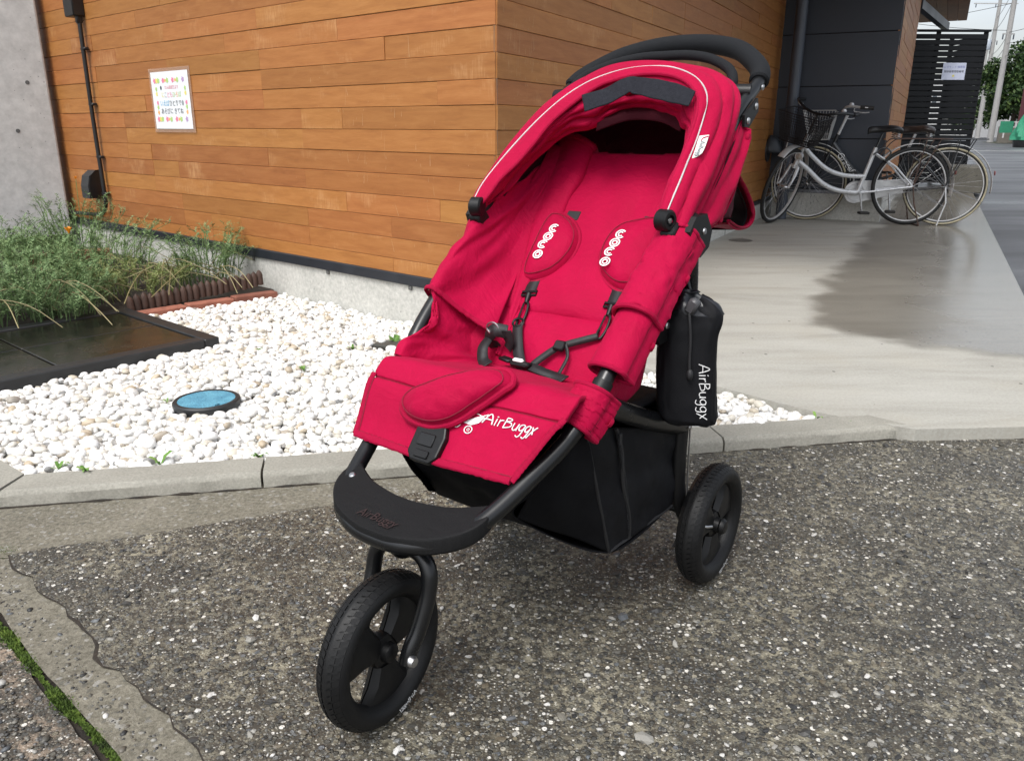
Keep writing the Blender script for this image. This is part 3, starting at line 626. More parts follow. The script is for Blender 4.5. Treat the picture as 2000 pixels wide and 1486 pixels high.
# pinkish pebbly lower slab in the corner
n_ = 2600; P = np.stack([RNG.uniform(-1.25, -.3, n_*4), RNG.uniform(.6, 1.4, n_*4)], 1); P = P[inside(P, [(-1.25, 1.45), (-1.0, 1.25), (-.56, .85), (-.25, .5), (-1.25, .5)])][:n_]; n_ = len(P)
sc = np.exp(RNG.normal(math.log(.0034), .36, n_)); S3 = np.stack([sc*RNG.uniform(.9, 1.6, n_), sc, sc*.5], 1); R3 = rotm(RNG.uniform(0, 6.28, n_), RNG.normal(0, .12, (n_, 2)))
C2, F2 = ico(1); V = np.einsum('nij,nvj->nvi', R3*S3[:, None, :], C2[None])+np.concatenate([P, (-.005+sc*.1)[:, None]], 1)[:, None, :]
F = (F2[None]+(np.arange(n_)*len(C2))[:, None, None]).reshape(-1, 3)
o = link('lower_slab_pebbles', fast_mesh('lower_slab_pebbles', V.reshape(-1, 3), F, CH), bpy.data.objects['lower_slab']); o['kind'] = 'stuff'

# cracks and packed dirt along the edges of the paving
def dirt_line(name, pts, r, seed):
    Pq = [Vector((x, y, -.001)) for x, y in pts]; n_ = len(Pq)
    o = MB().tube(Pq, [r*max(.12, .6+1.5*noise.noise((i*.31, seed, 0))) for i in range(n_)], 6, flat=(.35, (0, 0, 1))).build(name, SOIL); o['kind'] = 'structure'; return o
dirt_line('crack', [q for q in jag((-1.046, 1.476), (-.43, .909), 26, .028, 1)]+jag((-.43, .909), (.9, -.35), 20, .02, 2)[:6], .0042, 3)
dirt_line('kerb_dirt', [tuple(kerb_line(-1.2+2.36*i/160)-KN*(.003+.002*noise.noise((i*.4, 8, 0))))[:2] for i in range(161)], .0065, 7)
dirt_line('kerb_dirt', [(1.17+.34*i/30, 2.140+.016*i/30+.003*noise.noise((i*.6, 2, 0))) for i in range(31)], .006, 9)
# ================================================================== blue valve lid, drain cover, edging
lid = empty('valve_cover', (LIDC[0], LIDC[1], .02), 0, 'round blue valve cover with black rim among the white pebbles', 'cover')
MB().lathe([(.070, 0), (.098, 0), (.100, .006), (.100, .022), (.096, .026), (.086, .026), (.084, .022), (.07, .02)], (0, 0, 0), (0, 0, 1), 48, closed=True).build('rim', mat('black_rim', (.018, .020, .022), rough=.5), lid)
BL = NT('blue_lid'); _v = BL.vor(BL.coord(), 160, 'F1', 'Distance'); _n = BL.noise(BL.coord(), 30, 5); BL = BL.set(Base_Color=BL.ramp(_n, [(.3, (.055, .20, .30)), (.7, (.115, .33, .44))]), Roughness=.55, Normal=BL.bump(_v, .8, .003))
m = MB(); pts = []
for k in range(60):
    a = 2*math.pi*k/60; r = .086
    d = (a-math.radians(-42)+math.pi) % (2*math.pi)-math.pi
    if abs(d) < .16: r = .066
    pts.append((r*math.cos(a), r*math.sin(a), .012))
m.prism(pts, (0, 0, .0125)).build('lid', BL, lid, smooth=False)
DRM = NT('wet_black_grate'); _n = DRM.noise(DRM.coord(), 8, 6, .6); _f = DRM.noise(DRM.coord((1, 1, 1)), 90, 2)
DRM = DRM.set(Base_Color=DRM.ramp(_n, [(.35, (.008, .008, .0075)), (.7, (.022, .019, .014))]), Roughness=DRM.ramp(_n, [(.35, .10), (.7, .34)]), Normal=DRM.bump(_f, .25, .002))
DRF = mat('drain_frame', (.018, .019, .020), rough=.45, scale=15)
DA = Vector((-1.15, 3.04, 0)); dn = Vector((-.656, -.755, 0)); dr = empty('drain_cover', tuple(DA), math.atan2(LD.y, LD.x), 'large wet black access cover between the plants and the pebbles', 'drain cover')
# local x = along the wall (to the left), local y = towards the camera
W_, H_ = .80, 1.15
for c, d in (((W_/2, .03, .03), (W_, .06, .07)), ((W_/2, H_-.03, .03), (W_, .06, .07)), ((.03, H_/2, .03), (.06, H_-.121, .07)), ((W_-.03, H_/2, .03), (.06, H_-.121, .07))): MB().box(c, d, None, .004).build('frame', DRF, dr, smooth=False)
for i in range(2):
    for j in range(2):
        MB().box((.063+(W_-.126)*(.5*i+.25), .063+(H_-.126)*(.5*j+.25), .048), ((W_-.126)/2-.008, (H_-.126)/2-.008, .024), None, .003).build('plate', DRM, dr, smooth=False)
MB().box((W_/2, H_/2, .030), (W_-.124, H_-.124, .02)).build('well', DRF, dr, smooth=False)
BRK = mat('terracotta_brick', (.30, .115, .075), (.20, .07, .045), rough=.85, scale=25, bump=.4, bscale=120, bdist=.002, rand=.4)
be = empty('brick_edging', (-1.68, 3.49, 0), 0, 'row of red bricks along the edge of the flower bed', 'bricks'); bd = Vector((.507, .476, 0)).normalized(); RB = Matrix.Rotation(math.atan2(bd.y, bd.x), 3, 'Z')
for k in range(3):
    o = MB().box((0, 0, 0), (.218, .070, .050), None, .004).build('brick', BRK, be, smooth=False); o.location = bd*(.12+.228*k)+Vector((-.02, .02, .030+.004*k)); o.rotation_euler = (random.uniform(-.03, .03), random.uniform(-.02, .02), math.atan2(bd.y, bd.x)+random.uniform(-.05, .05))
for k in range(2):
    o = MB().box((0, 0, 0), (.218, .09, .055), None, .004).build('brick', BRK, be, smooth=False); o.location = Vector((-2.42, 4.58, .15))-be.location-Vector((.18*k, .135*k, 0)); o.rotation_euler = (0, 0, math.atan2(.6, .8))
pe = empty('picket_edging', (-1.72, 3.52, 0), 0, 'brown toothed picket edging behind the bricks', 'garden edging'); PKM = mat('picket_brown', (.075, .040, .028), (.045, .025, .018), rough=.7, scale=30, rand=.3)
pm = MB(); n = 10; pr = [(.0165, 0), (.0165, .050), (.012, .064), (.003, .074)]
pm.lathe(pr, (0, 0, 0), (0, 0, 1), n); PKMESH = pm.mesh('picket', PKM)
for k in range(22):
    o = link('picket', PKMESH, pe); o.location = bd*(.03*k+.02)+Vector((-.03, .035, .045+.002*k+random.uniform(-.006, .004))); o.rotation_euler = (random.uniform(-.06, .06), random.uniform(-.06, .06), random.random()*3)
sheet('flower_bed', [(-1.72, 3.52), (-1.20, 3.99), tuple(C0+LD*1.56)[:2], tuple(C0+LD*4.2)[:2], (-3.6, 5.2), (-3.2, 3.6), (-2.05, 3.08)], .05, SOIL)

# ================================================================== plants
def leafmat(name, a, b, c):
    t = NT(name); g = t.n('NewGeometry'); col = t.ramp(g.outputs['Random Per Island'], [(0, a), (.55, b), (1, c)]); t.set(Base_Color=col, Roughness=.6, Specular_IOR_Level=.3)
    t.set(Transmission_Weight=0.0); return t.m
FERN = leafmat('feathery_leaf', (.055, .105, .034), (.12, .195, .075), (.23, .32, .145)); FERNY = leafmat('feathery_leaf_yellow', (.09, .125, .035), (.17, .21, .065), (.27, .29, .12)); DRYM = leafmat('dry_stem', (.12, .10, .045), (.20, .17, .08), (.29, .25, .13))
GRN = leafmat('weed_leaf', (.05, .12, .02), (.11, .22, .04), (.20, .32, .08)); FLO = mat('orange_petal', (.85, .33, .01), (.75, .22, .005), rough=.5, scale=40)
def feathery(name, base, rb, h, nst, spread, label, m=FERN, lean=(0, 0), seed=1, dry=0, flowers=(), blades=26):
    """clump of stems carrying finely cut leaves; every leaf is a comb of thin blades"""
    R_ = random.Random(seed); e = empty(name, base, 0, label, 'plant', 'plants in the flower bed'); TV = []; stems = MB(); drys = MB()
    for s in range(nst):
        a = R_.random()*6.28; r = rb*math.sqrt(R_.random()); p0 = Vector((math.cos(a)*r, math.sin(a)*r, 0)); hh = h*R_.uniform(.55, 1.05)
        o_ = Vector((math.cos(a), math.sin(a), 0))*spread*R_.uniform(.2, 1)+Vector((lean[0], lean[1], 0))*R_.uniform(.4, 1)
        p3 = p0+o_+Vector((0, 0, hh)); p1 = p0+o_*.15+Vector((0, 0, hh*.5)); p2 = p0+o_*.5+Vector((R_.uniform(-.03, .03), R_.uniform(-.03, .03), hh*.85))
        P = spline([p0, p1, p2, p3], 9); stems.tube(P, [.0022]*6+[.0014]*3, 4, cap=False)
        for k in range(2, 9):
            for _ in range(2):
                q = P[k]; la = R_.random()*6.28; el = R_.uniform(-.2, 1.1); d = Vector((math.cos(la)*math.cos(el), math.sin(la)*math.cos(el), math.sin(el))); L = R_.uniform(.035, .085)
                side = d.cross(Vector((0, 0, 1))); side = side.normalized() if side.length > .01 else Vector((1, 0, 0)); up = side.cross(d)
                for b_ in range(blades//2):
                    t = (b_+R_.random())/(blades/2); c = q+d*(L*t)-Vector((0, 0, L*.25*t*t)); sg = 1 if b_ % 2 else -1; bl = L*R_.uniform(.18, .38)*(1-.45*t)
                    dir_ = (d*.7+side*sg*R_.uniform(.5, 1.1)+up*R_.uniform(-.5, .5)).normalized(); wv = dir_.cross(up); wv = wv.normalized()*R_.uniform(.0016, .0030)
                    TV += [c-wv, c+wv, c+dir_*bl]
    for s in range(dry):
        a = R_.random()*6.28; p0 = Vector((math.cos(a), math.sin(a), 0))*rb*.8*R_.random(); L = R_.uniform(.25, .55); a2 = R_.gauss(-1.1, .8); o_ = Vector((math.cos(a2), math.sin(a2), 0))*L
        P = spline([p0+Vector((0, 0, .04)), p0+o_*.3+Vector((0, 0, .10+.08*R_.random())), p0+o_*.7+Vector((0, 0, .09+.05*R_.random())), p0+o_+Vector((0, 0, .02+.08*R_.random()))], 10); drys.tube(P, .0022, 4, cap=False)
    V = np.array([t[:] for t in TV]); link('foliage', fast_mesh('foliage', V, np.arange(len(V)).reshape(-1, 3), m, False), e)
    stems.build('stems', m, e)
    if dry: drys.build('dry_stems', DRYM, e)
    for (fx, fy, fz, fs) in flowers:
        f = MB()
        for k in range(4):
            a = k*math.pi/2+.3; vs = [(fx, fy, fz)]
            for j in range(7):
                b2 = a-.75+1.5*j/6; rr = fs*(.62 if 0 < j < 6 else .5); vs.append((fx+math.cos(b2)*rr, fy+math.sin(b2)*rr, fz+fs*(1.35 if 1 < j < 5 else 1.1)))
            f.add(vs, [(0, j, j+1) for j in range(1, 7)])
        MB().tube([(fx*.6, fy*.6, h*.2), (fx, fy, fz)], .0018, 5).build('flower_stem', m, e); f.build('flower', FLO, e, smooth=False, solid=.0008)
    return e
feathery('poppy_plant', (-2.15, 3.52, .05), .30, .27, 90, .17, 'feathery green poppy clump in the left foreground of the flower bed', seed=1, dry=4, flowers=((-.02, .42, .30, .024),), blades=20)
feathery('poppy_plant', (-2.62, 3.95, .05), .42, .30, 100, .18, 'feathery poppy clump at the left edge with small orange buds', seed=2, dry=4, flowers=((.33, .0, .16, .008), (.42, -.1, .10, .009)), blades=18)
feathery('poppy_plant', (-2.25, 4.25, .05), .34, .29, 80, .16, 'tall feathery poppy clump in the middle of the flower bed', seed=3, dry=6, blades=18)
feathery('poppy_plant', (-1.86, 3.92, .06), .26, .15, 70, .16, 'flattened yellowish poppy with dry bent stems beside the bricks', FERNY, seed=4, dry=14, blades=14)
feathery('poppy_plant', (-1.55, 4.05, .06), .16, .29, 46, .10, 'light green feathery plant against the concrete base by the picket edging', seed=5, dry=6, blades=18)
feathery('poppy_plant', (-2.62, 4.85, .05), .20, .40, 46, .12, 'slender poppy reaching up to the conduit with a small orange flower', seed=6, flowers=((.02, .04, .50, .013),), blades=16)
feathery('poppy_plant', (-2.95, 4.45, .05), .34, .30, 70, .15, 'poppy clump in front of the concrete wall', seed=7, dry=4, blades=16)
feathery('poppy_plant', (-1.98, 3.44, .05), .16, .13, 46, .16, 'low sprawling poppy spilling onto the back edge of the black cover', seed=11, dry=5, blades=16)
feathery('poppy_plant', (-2.28, 3.24, .05), .18, .15, 50, .15, 'low leafy poppy at the left front corner of the flower bed', seed=12, dry=3, blades=16)
# weeds among the pebbles
def weed(p, s, n, seed, label):
    R_ = random.Random(seed); m = MB()
    for k in range(n):
        a = R_.random()*6.28; L = s*R_.uniform(.6, 1.2); d = Vector((math.cos(a), math.sin(a), 0)); w = d.cross(Vector((0, 0, 1)))*L*.16; z0 = Vector((0, 0, .0))
        P = [z0, z0+d*L*.35+Vector((0, 0, L*.55)), z0+d*L*.75+Vector((0, 0, L*.75)), z0+d*L+Vector((0, 0, L*.62))]
        m.add([P[0]-w*.3, P[0]+w*.3, P[1]+w, P[1]-w, P[2]+w*.8, P[2]-w*.8, P[3]], [(0, 1, 2, 3), (3, 2, 4, 5), (5, 4, 6)])
    o = m.build('weed', GRN, None, smooth=False); o.location = (p[0], p[1], .022); o.scale = (.7, .7, .7); return tag(o, label, 'weed', 'weeds among the pebbles')
for k, (p, s, n, lb) in enumerate([((-1.06, 1.83), .05, 4, 'pair of weed leaves behind the kerb at the far left'), ((-.90, 1.885), .055, 3, 'weed with one long leaf behind the kerb at the left'), ((-.66, 1.93), .035, 8, 'small weed tuft behind the kerb left of the stroller'), ((-1.14, 1.85), .04, 7, 'thin pale weed tuft in the left corner of the pebbles'),
        ((-.98, 2.98), .03, 7, 'weed sprout by the corner of the black cover'), ((-.62, 3.0), .035, 10, 'leafy weed in the pebbles near the timber wall'), ((-.74, 2.72), .03, 8, 'weed sprout in the middle of the far pebbles'), ((-1.02, 3.45), .03, 8, 'weed sprout near the brick edging'), ((-.47, 3.10), .05, 12, 'larger weed beside the dark stone slab'),
        ((.60, 2.60), .06, 4, 'broad-leaved weed at the slab edge behind the stroller'), ((.905, 2.235), .035, 8, 'weed tuft at the right tip of the pebble bed'), ((1.0, 2.20), .03, 5, 'small weed between kerb and slab at the right'), ((-1.085, 2.375), .022, 6, 'tiny weed on the left rim of the blue cover')]): weed(p, s, n, k, lb)
# ================================================================== stroller (local x: to the right in the picture, y: forward, z: up)
def fabric(name, a, b, sheen=.05, weave=900):
    t = NT(name); co = t.coord(); n = t.noise(co, 7, 5, .6); w = t.noise(co, weave, 2)
    cz = t.noise(t.coord((1, 1, 1), rot=(.5, .3, .7)), 8.5, 3, .5, 1.2); cz2 = t.noise(t.coord((1, 2.2, 1), rot=(.2, .9, .4)), 19, 2, .5, .8)
    rg = t.math('ADD', t.ramp(cz, [(.36, 0), (.5, 1), (.64, 0)]), t.math('MULTIPLY', t.ramp(cz2, [(.40, 0), (.5, 1), (.60, 0)]), .45))
    t.set(Base_Color=t.ramp(n, [(.3, b), (.7, a)]), Roughness=.72, Specular_IOR_Level=.12, Sheen_Weight=sheen, Sheen_Roughness=.45, Sheen_Tint=(1, .45, .6), Normal=t.bump(t.math('ADD', t.math('ADD', t.math('MULTIPLY', w, .25), t.math('MULTIPLY', rg, .5)), t.noise(co, 26, 4, .55)), .42, .0040)); return t.m
RED = fabric('crimson_cloth', (.39, .0008, .040), (.31, .0005, .030)); REDH = fabric('crimson_hem', (.33, .0015, .035), (.27, .0009, .027)); 
DARKRED = fabric('maroon_hood_shade', (.06, .004, .011), (.03, .002, .006), .05)  # maroon of the inner strip; on the hood's rear, red cloth with shade painted in
NYL = mat('black_nylon', (.0048, .0050, .0068), (.0028, .003, .0042), rough=.68, scale=30, bump=.5, bscale=900, bdist=.0006, spec=.22); NYLS = mat('black_satin', (.012, .013, .018), (.006, .0065, .009), rough=.36, scale=14, bump=.35, bscale=40, bdist=.002)
MESHM = mat('black_mesh', (.005, .005, .006), (.003, .003, .004), rough=.85, spec=.15, scale=60, bump=.8, bscale=700, bdist=.001)
WEB = mat('black_webbing', (.014, .014, .016), (.008, .008, .009), rough=.6, scale=300, stretch=(1, 1, 1), bump=.6, bscale=600, bdist=.0008)
VELC = mat('velcro', (.022, .023, .029), (.013, .0135, .018), rough=.95, spec=.15, scale=200, bump=.8, bscale=500, bdist=.0012)
PIPEW = mat('reflective_piping', (.52, .50, .50), rough=.5); LABEL = mat('label_cloth', (.74, .74, .70), (.66, .66, .62), rough=.7)
TUBEM = mat('black_anodised_tube', (.0050, .0054, .0062), (.0034, .0037, .0043), rough=.30, scale=8, spec=.5); FOAM = mat('foam_grip', (.0095, .0105, .0125), (.0065, .0075, .009), rough=.85, spec=.25, scale=60, bump=.4, bscale=260, bdist=.001)
PLAS = mat('black_moulded_plastic', (.0055, .0055, .006), (.004, .004, .0045), rough=.45, scale=20, bump=.15, bscale=500, spec=.32); TYRE = mat('tyre_rubber', (.0055, .0055, .0058), (.0028, .003, .0035), rough=.55, scale=40, bump=.25, bscale=300, spec=.32); RIMM = mat('wheel_plastic', (.0058, .0058, .0062), rough=.45, scale=12, spec=.32)
STEEL = mat('zinc_steel', (.55, .55, .56), rough=.3, metal=1, scale=20); WHITET = mat('white_print', (.80, .80, .80), rough=.55); DECKM = mat('foot_deck', (.0060, .0060, .0064), (.0040, .0040, .0044), rough=.62, scale=25, bump=.4, bscale=180, bdist=.0012, stretch=(1, 6, 1), spec=.22); DEKT = mat('embossed_print', (.022, .006, .005), rough=.6)
ST = empty('stroller', (.19405, 1.54139, 0), math.radians(144), 'crimson three-wheeled baby stroller standing on the aggregate driveway', 'stroller')
def P_(mb, name, m, parent=None, **kw): return mb.build(name, m, parent or ST, flipx=True, **kw)
def mir(pts): return [(-x, y, z) for x, y, z in pts]
def wr(p, s, k=0): return noise.noise(Vector(p)*s+Vector((k*7.3, k*1.9, k*3.7)))
# --- frame tubes: one bent loop, sides rising to the hinges
side = [(.2, .135, .688), (.198, .24, .601), (.195, .337, .516), (.187, .394, .454), (.172, .439, .408), (.152, .507, .366), (.134, .566, .334), (.112, .615, .312)]
front = [(.06, .648, .300), (0, .656, .297)]
loop = side+front+mir(front[:1])+mir(side[::-1])
P_(MB().tube(spline(loop, 120), .0132, 18), 'frame', TUBEM)
for sg in (1, -1):
    g = lambda *q: [(sg*x, y, z) for x, y, z in q]
    P_(MB().tube(spline(g((.2, .135, .688), (.2, .03, .788), (.2, -.063, .877), (.2, -.112, .907), (.2, -.158, .933)), 24), .0118, 16), 'handle_tube', TUBEM)
    P_(MB().tube(spline(g((.203, .112, .684), (.203, .098, .60), (.2, .082, .45), (.198, .076, .335)), 14), .0145, 14), 'rear_leg', TUBEM)
    P_(MB().tube(spline(g((.198, .076, .345), (.198, .079, .27), (.198, .07, .20), (.199, .035, .14), (.2, -.02, .118)), 16), [.013]*16, 12, flat=(1.35, (0, 1, 0))), 'rear_leg', PLAS)
    P_(MB().tube(spline(g((.197, .36, .452), (.2, .28, .415), (.2, .17, .368), (.199, .076, .335)), 12), .0135, 12, flat=(1.25, (0, 0, 1))), 'side_bar', TUBEM)
    # hinge: barrel, plate and rivet
    h = MB(); h.lathe([(.004, -.013), (.026, -.012), (.031, -.008), (.031, .012), (.027, .020), (.004, .021)], (sg*.203, .128, .690), (sg, 0, 0), 24)
    h.box((sg*.2, .150, .672), (.032, .05, .036), Matrix.Rotation(-.72, 3, 'X'), .006); h.prism(g((.216, .078, .688), (.216, .086, .662), (.216, .118, .648), (.216, .156, .664), (.216, .168, .694), (.216, .146, .716), (.216, .104, .718)), (sg*.012, 0, 0)); P_(h, 'hinge', PLAS)
    P_(MB().lathe([(.0001, .003), (.005, .002), (.006, 0)], (sg*.2285, .112, .690), (sg, 0, 0), 14), 'rivet', STEEL)
    b = MB(); b.prism(g((.207, .232, .590), (.207, .196, .575), (.207, .176, .545), (.207, .190, .522), (.207, .225, .520), (.207, .262, .560)), (sg*.008, 0, 0)); P_(b, 'bracket', PLAS); P_(MB().lathe([(.0001, .003), (.005, .002), (.006, 0)], (sg*.216, .203, .548), (sg, 0, 0), 14), 'rivet', STEEL)
    P_(MB().lathe([(.0001, .003), (.0045, .002), (.0055, 0)], (sg*.2145, .076, .335), (sg, 0, 0), 14), 'rivet', STEEL)
    # handle bracket with rivets, brake rod
    b = MB(); b.prism(g((.213, -.110, .902), (.213, -.118, .880), (.213, -.078, .852), (.213, -.056, .853), (.213, -.052, .872)), (sg*.005, 0, 0)); P_(b, 'handle_bracket', PLAS)
    for q in ((.2185, -.102, .888), (.2185, -.069, .863)): P_(MB().lathe([(.0001, .003), (.005, .002), (.0062, 0)], (sg*q[0], q[1], q[2]), (sg, 0, 0), 12), 'rivet', STEEL)
    P_(MB().lathe([(.0001, .003), (.0045, .002), (.0055, 0)], (sg*.2125, -.142, .921), (sg, 0, 0), 12), 'rivet', STEEL)
    P_(MB().tube(g((.205, -.106, .912), (.158, -.094, .913)), .0135, 16), 'brake_pivot', PLAS)
    P_(MB().tube(g((.168, -.092, .902), (.170, -.090, .840)), .0022, 8).ball((sg*.168, -.092, .902), .0042, 8, 6), 'brake_rod', STEEL)
P_(MB().tube([(-.2, -.02, .118), (.2, -.02, .118)], .009, 12), 'axle', TUBEM)
P_(MB().tube([(-.2, .07, .21), (.2, .07, .21)], .007, 12), 'brake_bar', TUBEM)
HB = [(.2, -.155, .931), (.193, -.178, .948), (.172, -.204, .967), (.125, -.240, .994), (.062, -.260, 1.009), (0, -.265, 1.013)]
hb = spline(HB+mir(HB[-2::-1]), 60); o = P_(MB().tube(hb, [.0150]+[.0182]*58+[.0150], 20), 'handlebar', FOAM)
BB = [(.166, -.097, .914), (.168, -.112, .930), (.150, -.135, .953), (.103, -.162, .974), (.05, -.176, .984), (0, -.178, .985)]
bb = spline(BB+mir(BB[-2::-1]), 54); P_(MB().tube(bb, [.0075]*5+[.0092]*44+[.0075]*5, 14), 'brake_lever', FOAM)
# --- footrest
fo = [(-.134, .556), (-.142, .585), (-.128, .618), (-.09, .648), (-.04, .664), (0, .667), (.04, .664), (.09, .648), (.128, .618), (.142, .585), (.134, .556), (.112, .566), (.075, .583), (.03, .592), (0, .594), (-.03, .592), (-.075, .583), (-.112, .566)]
fz = lambda y: .347-.30*(y-.556)
fs = [tuple(p)[:2] for p in spline([(x, y, 0) for x, y in fo], 90, True)]
m = MB(); n = len(fs); cxy = (0, .625)
def ins(p, k): return (p[0]+(cxy[0]*.0-p[0])*0, p[1])
top = [(x, y, fz(y)) for x, y in fs]; nrm = []
for i in range(n):
    a, b = Vector(fs[i-1]), Vector(fs[(i+1) % n]); d = (b-a).normalized(); nrm.append(Vector((d.y, -d.x)))
ar = sum(fs[i][0]*fs[(i+1) % n][1]-fs[(i+1) % n][0]*fs[i][1] for i in range(n)); sgn = 1 if ar > 0 else -1
rings = [(-.004, 0.0), (-.0012, -.0012), (0, -.004), (0, -.022), (-.003, -.026)]; vs = []
for off, dz in rings:
    for i in range(n): q = Vector(fs[i])+nrm[i]*sgn*off; vs.append((q.x, q.y, fz(fs[i][1])+dz))
F = [(r*n+i, r*n+(i+1) % n, (r+1)*n+(i+1) % n, (r+1)*n+i) for r in range(len(rings)-1) for i in range(n)]+[tuple(range(n)), tuple((len(rings)-1)*n+i for i in range(n))[::-1]]
foot = P_(m.add(vs, F), 'footrest', DECKM, angle=35)
for x in (-.118,): P_(MB().lathe([(.0001, .0022), (.004, .0018), (.0055, 0)], (x, .588, fz(.588)+.0003), (0, .29, .957), 14), 'screw', STEEL, foot)
def map_text(txt, size, mt, fn, parent, name='lettering', shear=0, spacing=1.0):
    """flat glyphs laid onto a surface: fn(u, v) -> local point"""
    me = text_mesh(txt, size, mt, 'LEFT', shear, spacing); b = bmesh.new(); b.from_mesh(me)
    bmesh.ops.subdivide_edges(b, edges=[e for e in b.edges if e.calc_length() > size*.3], cuts=2)
    for v in b.verts: p = fn(v.co.x, v.co.y); v.co = (-p[0], p[1], p[2])
    b.to_mesh(me); b.free(); me.update(); o = link(name, me, parent); return o
HAND = {'A': (.56, [[(0, 0), (.28, .75), (.5, 0)], [(.1, .28), (.48, .26)]]), 'i': (.2, [[(.08, 0), (.08, .45)], [(.05, .60), (.11, .65)]]), 'r': (.3, [[(.06, 0), (.06, .45)], [(.06, .3), (.15, .42), (.26, .44)]]),
    'B': (.52, [[(.06, 0), (.08, .74)], [(.08, .74), (.30, .71), (.34, .56), (.1, .40)], [(.1, .40), (.38, .36), (.42, .14), (.06, 0)]]), 'u': (.42, [[(.04, .45), (.05, .12), (.16, .0), (.30, .1), (.33, .45)], [(.33, .45), (.34, 0)]]),
    'g': (.42, [[(.32, .40), (.2, .46), (.05, .34), (.05, .14), (.18, .05), (.32, .18), (.33, .42), (.33, -.12), (.22, -.28), (.06, -.22)]]), 'y': (.42, [[(.04, .45), (.3, .0)], [(.38, .50), (.16, .12), (.02, -.22)]])}
def hand_text(txt, em, r, m, fn, parent, name='lettering'):
    """hand-drawn stroke lettering laid on a surface"""
    g = MB(); x = 0
    for ch in txt:
        adv, sts = HAND[ch]
        for s_ in sts: g.tube([Vector(fn((x+q.x)*em, q.y*em)) for q in spline([(a_, b_, 0) for a_, b_ in s_], 2 if len(s_) == 2 else 5*len(s_))], r, 5)
        x += adv
    return P_(g, name, m, parent)
map_text('AirBuggy', .021, DEKT, lambda u, v: (-.045+u*.98, .645-v*.95+u*.0, fz(.645-v*.95)+.0014), foot, shear=.2)
# --- front fork
fk = MB(); fk.lathe([(.019, .045), (.021, .01), (.021, -.012), (.016, -.02)], (0, .603, .268), (0, .10, 1), 20); P_(fk, 'fork_crown', TUBEM)
for sg in (1, -1):
    pth = [(sg*x, y, z) for x, y, z in ((.008, .602, .262), (.035, .602, .256), (.053, .606, .236), (.056, .614, .200), (.053, .632, .155), (.050, .648, .128), (.049, .654, .108))]
    P_(MB().tube(spline(pth, 30), .0122, 14, flat=None), 'fork_leg', TUBEM); P_(MB().lathe([(.0001, .006), (.007, .005), (.0095, 0), (.0095, -.003)], (sg*.061, .656, .117), (sg, 0, 0), 18), 'axle_bolt', STEEL)
